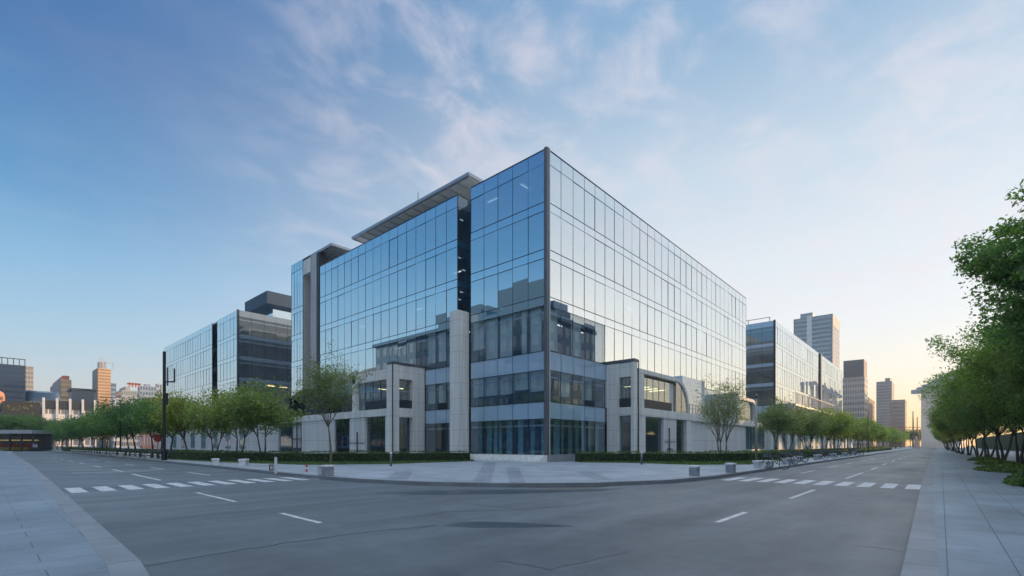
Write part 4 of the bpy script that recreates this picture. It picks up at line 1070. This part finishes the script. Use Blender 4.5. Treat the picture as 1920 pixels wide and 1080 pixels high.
# ------------------------------------------------------------------ street furniture
def bollard(label, pos, s=1.0):
    t = thing('stone_bollard', label, 'bollard', (pos[0], pos[1], .15), 'stone bollards on the plaza', True)
    MB().box(-.20, .20, -.20, .20, 0, .40).build('post', M['grey'], t, bevel=.015)
    MB().box(-.22, .22, -.22, .22, .402, .50).build('cap', M['white'], t, bevel=.02)
    t.scale = (s, s, s); return t
bollard('grey stone bollard with pale cap left of the other one on the right kerb', G(1302, 892, .15), .95)
bollard('wider grey stone bollard with pale cap nearer the right grass', G(1370, 886, .15), 1.0)
bollard('grey block bollard with white cap beside the thin-leaved tree', G(615, 892, .15), 1.0)
t = thing('bin_box', 'small grey box bin beside the capped bollard on the left kerb', 'bin', G(603, 891, .15) + (.15,), None, True); MB().box(-.14, .14, -.14, .14, 0, .38).build('body', M['panel'], t, bevel=.02); MB().box(-.15, .15, -.15, .15, .382, .41).build('lid', M['grey'], t)
def light_post(label, pos):
    t = thing('bollard_lamp', label, 'bollard light', (pos[0], pos[1], .15), 'short bollard lamps', True)
    MB().tube([(0, 0, 0), (0, 0, .82)], .075, 12).build('post', M['post'], t, True); MB().lathe([(.085, .82), (.085, .90), (.06, .96), (.01, .98)], 12).build('lamp_head', M['white'], t, True)
light_post('short grey bollard lamp on the verge before the left podium', G(733, 874, .15)); light_post('short grey bollard lamp on the verge before the right podium', G(1203, 871, .15))
def bench(label, pos, L, rz):
    t = thing('stone_bench', label, 'bench', (pos[0], pos[1], .15), 'white stone benches', True, rz)
    MB().box(-L / 2, L / 2, -.24, .24, .34, .46).build('seat', M['white'], t, bevel=.02)
    for s in (-1, 1): MB().box(s * L * .36 - .14, s * L * .36 + .14, -.2, .2, 0, .338).build('leg', M['white'], t)
bench('white stone bench nearer the camera on the left pavement', G(457, 873, .15), 1.2, R(60)); bench('white stone bench further along the left pavement past the first', G(404, 872, .15), 1.2, R(75))
bench('low white bench on the right pavement nearest the plaza', G(1432, 877, .15), 1.5, R(-25)); bench('low white bench on the right pavement beside a bicycle', G(1480, 870, .15), 1.9, R(-10))
for k in range(6): bench(f'white stone bench on the left pavement, {ORD[k]} beyond the black lamp post', (-19.2, 34 + k * 7), 1.4, R(88))
for k in range(5): bench(f'white stone bench by the right kerb, {ORD[k]} beyond the first bicycle', (16 + k * 9, -15.3), 1.8, R(-2))
# sign posts near the crossing
t = thing('sign_post', 'slim white post with a small black notice near the left crossing', 'sign', G(517, 888, .15) + (.15,), None, True)
MB().box(-.05, .05, -.05, .05, 0, .82).build('post', M['white'], t); MB().box(-.32, -.12, -.03, .0, .16, .46).build('notice', M['iron'], t); MB().box(-.28, -.16, -.036, -.03, .21, .41).build('notice_face', M['panel'], t)
t = thing('barrier_post', 'short red and white striped post on the left kerb', 'post', G(575, 889, .15) + (.15,), None, True)
for k in range(4): MB().tube([(0, 0, .12 * k), (0, 0, .12 * k + .118)], .05, 10).build('band', M['red'] if k % 2 else M['white'], t)
# tall black lamp post
p = G(308, 863, .15)
t = thing('lamp_post', 'tall black square lamp post with a bent side arm on the left pavement', 'street lamp', p + (.15,), None, True, R(-48))
MB().box(-.095, .095, -.095, .095, 0, 10.2).build('pole', M['iron'], t, bevel=.02); MB().box(-.18, .18, -.18, .18, 0, .9).build('base', M['iron'], t, bevel=.03)
MB().box(.095, 1.0, -.05, .05, 7.3, 7.42).build('arm', M['iron'], t); MB().box(.90, 1.0, -.05, .05, 7.42, 8.6).build('arm_upright', M['iron'], t); MB().box(.25, .36, -.05, .05, 7.0, 8.7).build('lamp_panel', M['post'], t); MB().box(.095, .30, -.1, .1, 5.2, 6.3).build('signal_box', M['iron'], t, bevel=.03)
p = G(1418, 866, .15)
t = thing('lamp_post', 'slim beige post in front of the small rounded arch on the right', 'street lamp', p + (.15,), None, True)
MB().tube([(0, 0, 0), (0, 0, 5.4)], [.11, .08], 10).build('pole', plain('beige_metal', (.33, .31, .28), .5), t, True); MB().lathe([(.08, 5.4), (.13, 5.45), (.13, 5.7), (.05, 5.78)], 10).build('lamp_head', M['post'], t, True)
def lamp(label, u, v, h=7.5):
    t = thing('lamp_post', label, 'street lamp', (u, v, .15), 'slim dark lamp posts', True)
    MB().tube([(0, 0, 0), (0, 0, h)], [.09, .06], 8).build('pole', M['iron'], t, True); MB().tube([(0, 0, h - .1), (-.7, 0, h + .25), (-1.5, 0, h + .3)], .045, 6).build('arm', M['iron'], t, True); MB().box(-2.0, -1.45, -.11, .11, h + .24, h + .34).build('lamp_head', M['post'], t, bevel=.02)
lamp('slim dark lamp post beyond the tall black one on the left', -18.9, 58); lamp('farther dark lamp post along the right kerb', 80, -14.4)
# thin posts of the left kerb, drawn as dark bollards
t0 = thing('kerb_bollard', 'pale kerb bollard on the left street, first past the black lamp post', 'bollard', (-20.1, 33, .15), 'kerb bollards on the left street', True)
MB().lathe([(.11, 0), (.11, .46), (.08, .53), (.01, .55)], 10).build('post', M['white'], t0, True); MB().lathe([(.112, .32), (.112, .40)], 10).build('band', M['iron'], t0)
for k in range(1, 26): dup(t0, (-20.1 + .006 * k, 33 + k * 2.6, .15), 0, f'pale kerb bollard on the left street, {ORD[k]} past the black lamp post')
# bicycles
def bicycle(label, pos, rz):
    t = thing('bicycle', label, 'bicycle', (pos[0], pos[1], .15), 'parked bicycles', True, rz)
    for x in (-.52, .52):
        mb = MB(); n = 18
        ring = [(x + .33 * math.cos(2 * math.pi * k / n), 0, .34 + .33 * math.sin(2 * math.pi * k / n)) for k in range(n + 1)]
        mb.tube(ring, .022, 6, False); w = mb.build('wheel', M['iron'], t)
        sp = MB()
        for k in range(8): sp.tube([(x, 0, .34), (x + .32 * math.cos(math.pi * k / 4), 0, .34 + .32 * math.sin(math.pi * k / 4))], .005, 3, False)
        sp.tube([(x, -.05, .34), (x, .05, .34)], .03, 6).build('spokes', M['post'], w); bpy.data.objects
    fr = MB()
    for a, b in (((-.52, 0, .34), (-.05, 0, .32)), ((-.52, 0, .34), (-.2, 0, .80)), ((-.05, 0, .32), (-.22, 0, .88)), ((-.05, 0, .32), (.36, 0, .78)), ((-.2, 0, .76), (.36, 0, .80)), ((.34, 0, .95), (.52, 0, .34))): fr.tube([a, b], .02, 6)
    fr.build('frame', M['red'] if rnd.random() < .3 else M['post'], t, True)
    MB().box(-.36, -.10, -.07, .07, .88, .94).build('saddle', M['iron'], t, bevel=.02); MB().tube([(.22, -.27, 1.0), (.34, -.06, .97), (.34, .06, .97), (.22, .27, 1.0)], .016, 6).build('handlebar', M['iron'], t, True)
    bk = MB(); bk.box(.42, .70, -.15, .15, .70, .72); 
    for s in (-.15, .14): bk.box(.42, .70, s, s + .01, .72, .92)
    bk.box(.42, .43, -.14, .14, .72, .92); bk.box(.69, .70, -.14, .14, .72, .92); bk.build('basket', M['post'], t)
    return t
B0 = bicycle('parked bicycle beside the low white bench, nearest on the right pavement', G(1455, 880, .15), 1.2)
spots = [(1497, 871), (1540, 867), (1546, 868), (1568, 863), (1590, 860), (1598, 859), (1612, 857.5), (1624, 856.5), (1636, 855.5), (1648, 854.6), (1660, 853.8)]
for k, sp in enumerate(spots):
    q = G(sp[0], sp[1], .15); dup(B0, (min(q[0], 95), -15.9 + tr.uniform(-.3, .5), .15), tr.uniform(.6, 1.9), f'parked bicycle by the right kerb, {ORD[k]} behind the nearest one')
for k, (u, v) in enumerate([(-19.5, 31.5), (-19.6, 36.5), (-19.4, 41), (-19.5, 47), (-19.6, 55)]): dup(B0, (u, v, .15), tr.uniform(-.4, .6), f'parked bicycle near the black lamp post, {ORD[k]} along the left kerb')

# ------------------------------------------------------------------ end of the left street
def at(px, t, z=.1): return D(px, t) + (z,)
t = thing('pavilion', 'dark low pavilion with a flat grey roof at the end of the left pavement', 'pavilion', at(20, 118, .0))
(u0, v0), (u1, v1) = D(-30, 118), D(64, 118)
d = Vector((u1 - u0, v1 - v0)); L = d.length; d.normalize(); n = Vector((-d.y, d.x)); n = n if n.dot(Vector((u0 - CAM.x, v0 - CAM.y))) < 0 else -n
dd, nn = (d.x, d.y), (n.x, n.y); pz = (u0, v0)
MB().obox(pz, dd, nn, 0, L, -5, .6, zat(813, 118), zat(806, 118)).build('roof', M['roof'], t)
MB().obox(pz, dd, nn, 0, L - .3, -5, -4.6, .0, zat(813, 118)).build('rear_wall', M['dark'], t)
for k in range(5): MB().obox(pz, dd, nn, .4 + k * (L - 1) / 4, .7 + k * (L - 1) / 4, -.3, 0, .0, zat(813, 118)).build('column', M['iron'], t)
MB().obox(pz, dd, nn, .3, L - 1.5, -2.6, -2.3, 2.6, 2.9).build('shelf_light', M['winglow'], t)
for nm, mcol, z0, z1, nn0, lab in (('red_flowers', (.42, .05, .04), .9, 2.0, -1.5, 0), ('yellow_flowers', (.55, .42, .05), .3, .95, -.6, 0)):
    rs = np.random.RandomState(5); C_ = []
    for _ in range(1500):
        a = rs.rand() * (L - 2); b = nn0 + rs.uniform(-.5, .5); C_.append((pz[0] + dd[0] * a + nn[0] * b, pz[1] + dd[1] * a + nn[1] * b, rs.uniform(z0, z1)))
    o = bpy.data.objects.new(nm, leaf_mesh(nm, leaves_np(np.array(C_), .05, 1, .13, rs, 0), leaf_mat(nm, tuple(x * .5 for x in mcol), mcol))); COL.objects.link(o); stuff(o)
def parasol(label, pos, h=3.3):
    t = thing('closed_parasol', label, 'parasol', pos, 'closed white parasols', True)
    MB().tube([(0, 0, 0), (0, 0, h)], .04, 8).build('pole', M['post'], t); MB().lathe([(.40, .7), (.34, 1.2), (.20, 2.4), (.05, h - .05)], 12).build('canopy', M['white'], t, True); MB().lathe([(.3, 0), (.3, .1), (.1, .15)], 12).build('base', M['grey'], t)
for k, px in enumerate((187, 197, 207)): parasol(f'{["left", "middle", "right"][k]} closed white parasol under the left street trees', at(px, 92, .15))
t = thing('round_sign', 'round red sign on a thin pole behind the left hedge', 'sign', at(296, 62, .15), None, True, R(-30)); MB().tube([(0, 0, 0), (0, 0, 2.2)], .04, 8).build('pole', M['post'], t)
mb = MB().lathe([(.48, -.03), (.48, .03)], 20); o = mb.build('disc', M['red'], t); o.rotation_euler = (R(90), 0, 0); o.location = (0, 0, 2.3)
t = thing('low_wall', 'long low white wall closing the left street', 'wall', at(130, 150, .0)); (a0, b0), (a1, b1) = D(70, 150), D(215, 150); dv = Vector((a1 - a0, b1 - b0)); Lw = dv.length; dv.normalize()
MB().obox((a0, b0), (dv.x, dv.y), (-dv.y, dv.x), 0, Lw, 0, .4, 0, 1.0).build('body', M['white'], t); MB().obox((a0, b0), (dv.x, dv.y), (-dv.y, dv.x), -.1, Lw + .1, -.06, .46, 1.0, 1.1).build('coping', M['grey'], t)
# two people far off
def person(label, pos, rz, shirt, trousers, stride):
    t = thing('person', label, 'person', pos, None, True, rz)
    vs = [(0, 0, .95), (0, 0, 1.2), (0, 0, 1.42), (0, .01, 1.52), (0, .02, 1.64), (0, .02, 1.74), (.2, 0, 1.40), (.25, .05, 1.13), (.24, .16, .90), (-.2, 0, 1.40), (-.25, -.05, 1.13), (-.24, .08, .88), (.1, 0, .92), (.1, stride, .5), (.1, stride * .6, .08), (.1, stride * .6 + .16, .04), (-.1, 0, .92), (-.1, -stride * .6, .5), (-.1, -stride * 1.6, .10), (-.1, -stride * 1.6 + .15, .05)]
    es = [(0, 1), (1, 2), (2, 3), (3, 4), (4, 5), (2, 6), (6, 7), (7, 8), (2, 9), (9, 10), (10, 11), (0, 12), (12, 13), (13, 14), (14, 15), (0, 16), (16, 17), (17, 18), (18, 19)]
    rad = [.15, .14, .15, .06, .10, .08, .06, .045, .035, .06, .045, .035, .09, .065, .045, .04, .09, .065, .045, .04]
    me = bpy.data.meshes.new('body'); me.from_pydata(vs, es, []); o = bpy.data.objects.new('body', me); COL.objects.link(o); o.parent = t; me.materials.append(shirt)
    sk = o.modifiers.new('skin', 'SKIN'); 
    for i, r in enumerate(rad): me.skin_vertices[0].data[i].radius = (r, r * .8)
    me.skin_vertices[0].data[0].use_root = True
    sd = o.modifiers.new('sub', 'SUBSURF'); sd.levels = 1; sd.render_levels = 1
    MB().lathe([(.10, 1.66), (.105, 1.72), (.08, 1.79), (.01, 1.81)], 10, (0, .0)).build('hair', M['iron'], t, True)
    tb = MB(); tb.tube([(.1, 0, .95), (.1, stride, .52), (.1, stride * .6, .1)], [.105, .08, .065], 8); tb.tube([(-.1, 0, .95), (-.1, -stride * .6, .52), (-.1, -stride * 1.6, .12)], [.105, .08, .065], 8); tb.build('trousers', trousers, t, True)
person('person in a lilac top walking beside the pavilion on the left', at(63, 100, .15), R(60), plain('lilac_cloth', (.38, .32, .50), .8), M['iron'], .12)
person('person in a pale top standing just right of the one in lilac', at(68, 101, .15), R(200), plain('pale_cloth', (.5, .48, .5), .8), M['desk'], .04)
# gantry, masts and monument at the end of the right street
t = thing('gantry', 'thin rusty gantry crossing the end of the right street', 'gantry', at(1700, 280, 0)); (a0, b0), (a1, b1) = D(1662, 280), D(1748, 280)
mb = MB(); za, zb = zat(806, 280), zat(801, 280)
for z in (za, zb): mb.tube([(a0, b0, z), (a1, b1, z)], .16, 4)
for k in range(12): f = k / 11; mb.tube([(a0 + (a1 - a0) * f, b0 + (b1 - b0) * f, za), (a0 + (a1 - a0) * min(1, f + .08), b0 + (b1 - b0) * min(1, f + .08), zb)], .1, 4)
mb.build('truss', M['tank'], t)
for f in (0, .35, .72, 1): MB().tube([(a0 + (a1 - a0) * f, b0 + (b1 - b0) * f, 0), (a0 + (a1 - a0) * f, b0 + (b1 - b0) * f, za)], .2, 6).build('leg', M['tank'], t)
for px, y, lab in ((1712, 771, 'taller dark mast rising behind the gantry'), (1720, 782, 'shorter dark mast right of the taller one behind the gantry')):
    t = thing('radio_mast', lab, 'mast', at(px, 295, 0), None, True); h = zat(y, 295); MB().tube([(0, 0, 0), (0, 0, h)], [.5, .25], 6).build('shaft', M['post'], t); MB().box(-.9, .9, -.1, .1, h * .86, h * .88).build('crossarm', M['post'], t)
t = thing('obelisk', 'small pink stone obelisk at the far end of the right street', 'monument', at(1718, 210, 0), None, True); MB().lathe([(1.1, 0), (1.1, .8), (.75, .85), (.55, 4.6), (.05, 5.6)], 4).build('shaft', plain('pink_stone', (.50, .36, .31), .7), t); MB().box(-1.4, 1.4, -1.4, 1.4, 0, .35).build('base', M['panel'], t)
# the evening air
hm, nt_, ho = new_mat('haze'); pv = nt_.n('ShaderNodeVolumePrincipled'); pv.inputs['Color'].default_value = (.72, .86, .97, 1); pv.inputs['Density'].default_value = HAZE; pv.inputs['Anisotropy'].default_value = .2; nt_.l(pv.outputs[0], ho.inputs['Volume'])
if HAZE: stuff(MB().box(-310, 910, -310, 910, -1.1, 110).build('haze', hm))
# small planter near the corner
t = thing('planter_box', 'small orange brown planter box beside the corner hedge', 'planter', (4.6, -1.0, .15), None, True); MB().lathe([(.20, 0), (.26, .75), (.28, .78), (.24, .8)], 4).build('pot', plain('terracotta_pot', (.50, .26, .13), .7), t); MB().box(-.12, .12, -.12, .12, .78, .84).build('soil', M['bark'], t)

# ------------------------------------------------------------------ light, sky, camera
SUN_AZ = (0.73, -0.684)
EL = R(6)
sd = bpy.data.lights.new('sun', 'SUN'); sd.energy = 4.5; sd.angle = R(.5); sd.color = (1.0, .60, .30)
so = bpy.data.objects.new('sun', sd); COL.objects.link(so)
so.rotation_euler = Vector((SUN_AZ[0] * math.cos(EL), SUN_AZ[1] * math.cos(EL), math.sin(EL))).to_track_quat('Z', 'Y').to_euler(); so.location = (200, -190, 60)

w = bpy.data.worlds.new('World'); scene.world = w; w.use_nodes = True
t = w.node_tree; t.nodes.clear(); nt = NT(t)
out = nt.n('ShaderNodeOutputWorld')
tc = nt.n('ShaderNodeTexCoord'); vec = tc.outputs['Generated']
sx = nt.n('ShaderNodeSeparateXYZ'); nt.l(vec, sx.inputs[0]); z = nt.math('MAXIMUM', sx.outputs[2], 0.0)
flat = nt.n('ShaderNodeVectorMath', operation='MULTIPLY'); nt.l(vec, flat.inputs[0]); flat.inputs[1].default_value = (1, 1, 0)
nrm = nt.n('ShaderNodeVectorMath', operation='NORMALIZE'); nt.l(flat.outputs[0], nrm.inputs[0])
dt = nt.n('ShaderNodeVectorMath', operation='DOT_PRODUCT'); nt.l(nrm.outputs[0], dt.inputs[0]); dt.inputs[1].default_value = SUN_AZ + (0,)
a = nt.maprange(dt.outputs['Value'], -.86, .42, 0, 1, True)
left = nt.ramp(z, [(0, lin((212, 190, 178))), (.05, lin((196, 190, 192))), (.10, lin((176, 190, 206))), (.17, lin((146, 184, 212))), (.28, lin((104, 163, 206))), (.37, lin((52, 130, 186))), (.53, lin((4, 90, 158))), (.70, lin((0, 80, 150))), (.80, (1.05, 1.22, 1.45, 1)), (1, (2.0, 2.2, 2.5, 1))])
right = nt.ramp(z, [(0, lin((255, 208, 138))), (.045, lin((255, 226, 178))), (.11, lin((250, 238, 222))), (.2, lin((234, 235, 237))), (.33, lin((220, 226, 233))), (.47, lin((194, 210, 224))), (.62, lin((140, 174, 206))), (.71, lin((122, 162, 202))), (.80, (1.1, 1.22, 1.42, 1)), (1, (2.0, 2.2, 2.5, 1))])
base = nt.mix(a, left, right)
# thin cloud: direction projected onto a flat layer
dv = nt.n('ShaderNodeVectorMath', operation='DIVIDE'); nt.l(vec, dv.inputs[0])
cz = nt.math('ADD', z, .10); cmb = nt.n('ShaderNodeCombineXYZ')
for i in range(3): nt.l(cz, cmb.inputs[i])
nt.l(cmb.outputs[0], dv.inputs[1])
mp = nt.n('ShaderNodeMapping'); mp.inputs['Rotation'].default_value = (0, 0, R(20)); mp.inputs['Location'].default_value = (3.7, 1.3, 0); mp.inputs['Scale'].default_value = (1.0, 1.25, 0); nt.l(dv.outputs[0], mp.inputs[0])
c1 = nt.n('ShaderNodeTexNoise', i_Scale=4.2, i_Detail=9.0, i_Roughness=.58, i_Distortion=.35); nt.l(mp.outputs[0], c1.inputs['Vector'])
c2 = nt.n('ShaderNodeTexNoise', i_Scale=.55, i_Detail=3.0); nt.l(mp.outputs[0], c2.inputs['Vector'])
cl = nt.math('MULTIPLY', nt.maprange(c1.outputs[0], .40, .72, 0, 1, True), nt.maprange(c2.outputs[0], .34, .56, .25, 1, True))
band = nt.math('MULTIPLY', nt.maprange(sx.outputs[2], .12, .30, 0, 1, True), nt.maprange(a, .18, .66, .07, 1, True))
cl = nt.math('MULTIPLY', nt.math('MULTIPLY', cl, band), .6)
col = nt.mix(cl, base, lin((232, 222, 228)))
sky = nt.n('ShaderNodeTexSky', sky_type='NISHITA'); sky.sun_disc = False; sky.sun_elevation = EL; sky.sun_rotation = math.atan2(SUN_AZ[0], SUN_AZ[1])
bg1 = nt.n('ShaderNodeBackground'); nt.l(sky.outputs[0], bg1.inputs[0]); bg1.inputs[1].default_value = .05
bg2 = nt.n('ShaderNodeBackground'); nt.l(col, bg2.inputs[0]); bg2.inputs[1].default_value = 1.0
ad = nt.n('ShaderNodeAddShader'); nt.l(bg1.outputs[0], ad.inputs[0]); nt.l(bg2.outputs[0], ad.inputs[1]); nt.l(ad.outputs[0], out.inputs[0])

cd = bpy.data.cameras.new('camera'); cd.sensor_width = 36; cd.lens = FPX / 1920 * 36; cd.shift_y = (HOR - 540) / 1920; cd.clip_end = 6000; cd.clip_start = .1
co = bpy.data.objects.new('camera', cd); COL.objects.link(co); co.location = CAM
co.rotation_euler = (R(90), 0, math.atan2(FW[1], FW[0]) - math.pi / 2)
scene.camera = co
vs = scene.view_settings; vs.view_transform = 'Standard'; vs.look = 'None'; vs.exposure = 0; vs.gamma = 1
scene.cycles.max_bounces = 8; scene.cycles.transparent_max_bounces = 12; scene.cycles.use_denoising = True
for o in list(scene.objects):
    if '_local' in o.keys(): del o['_local']
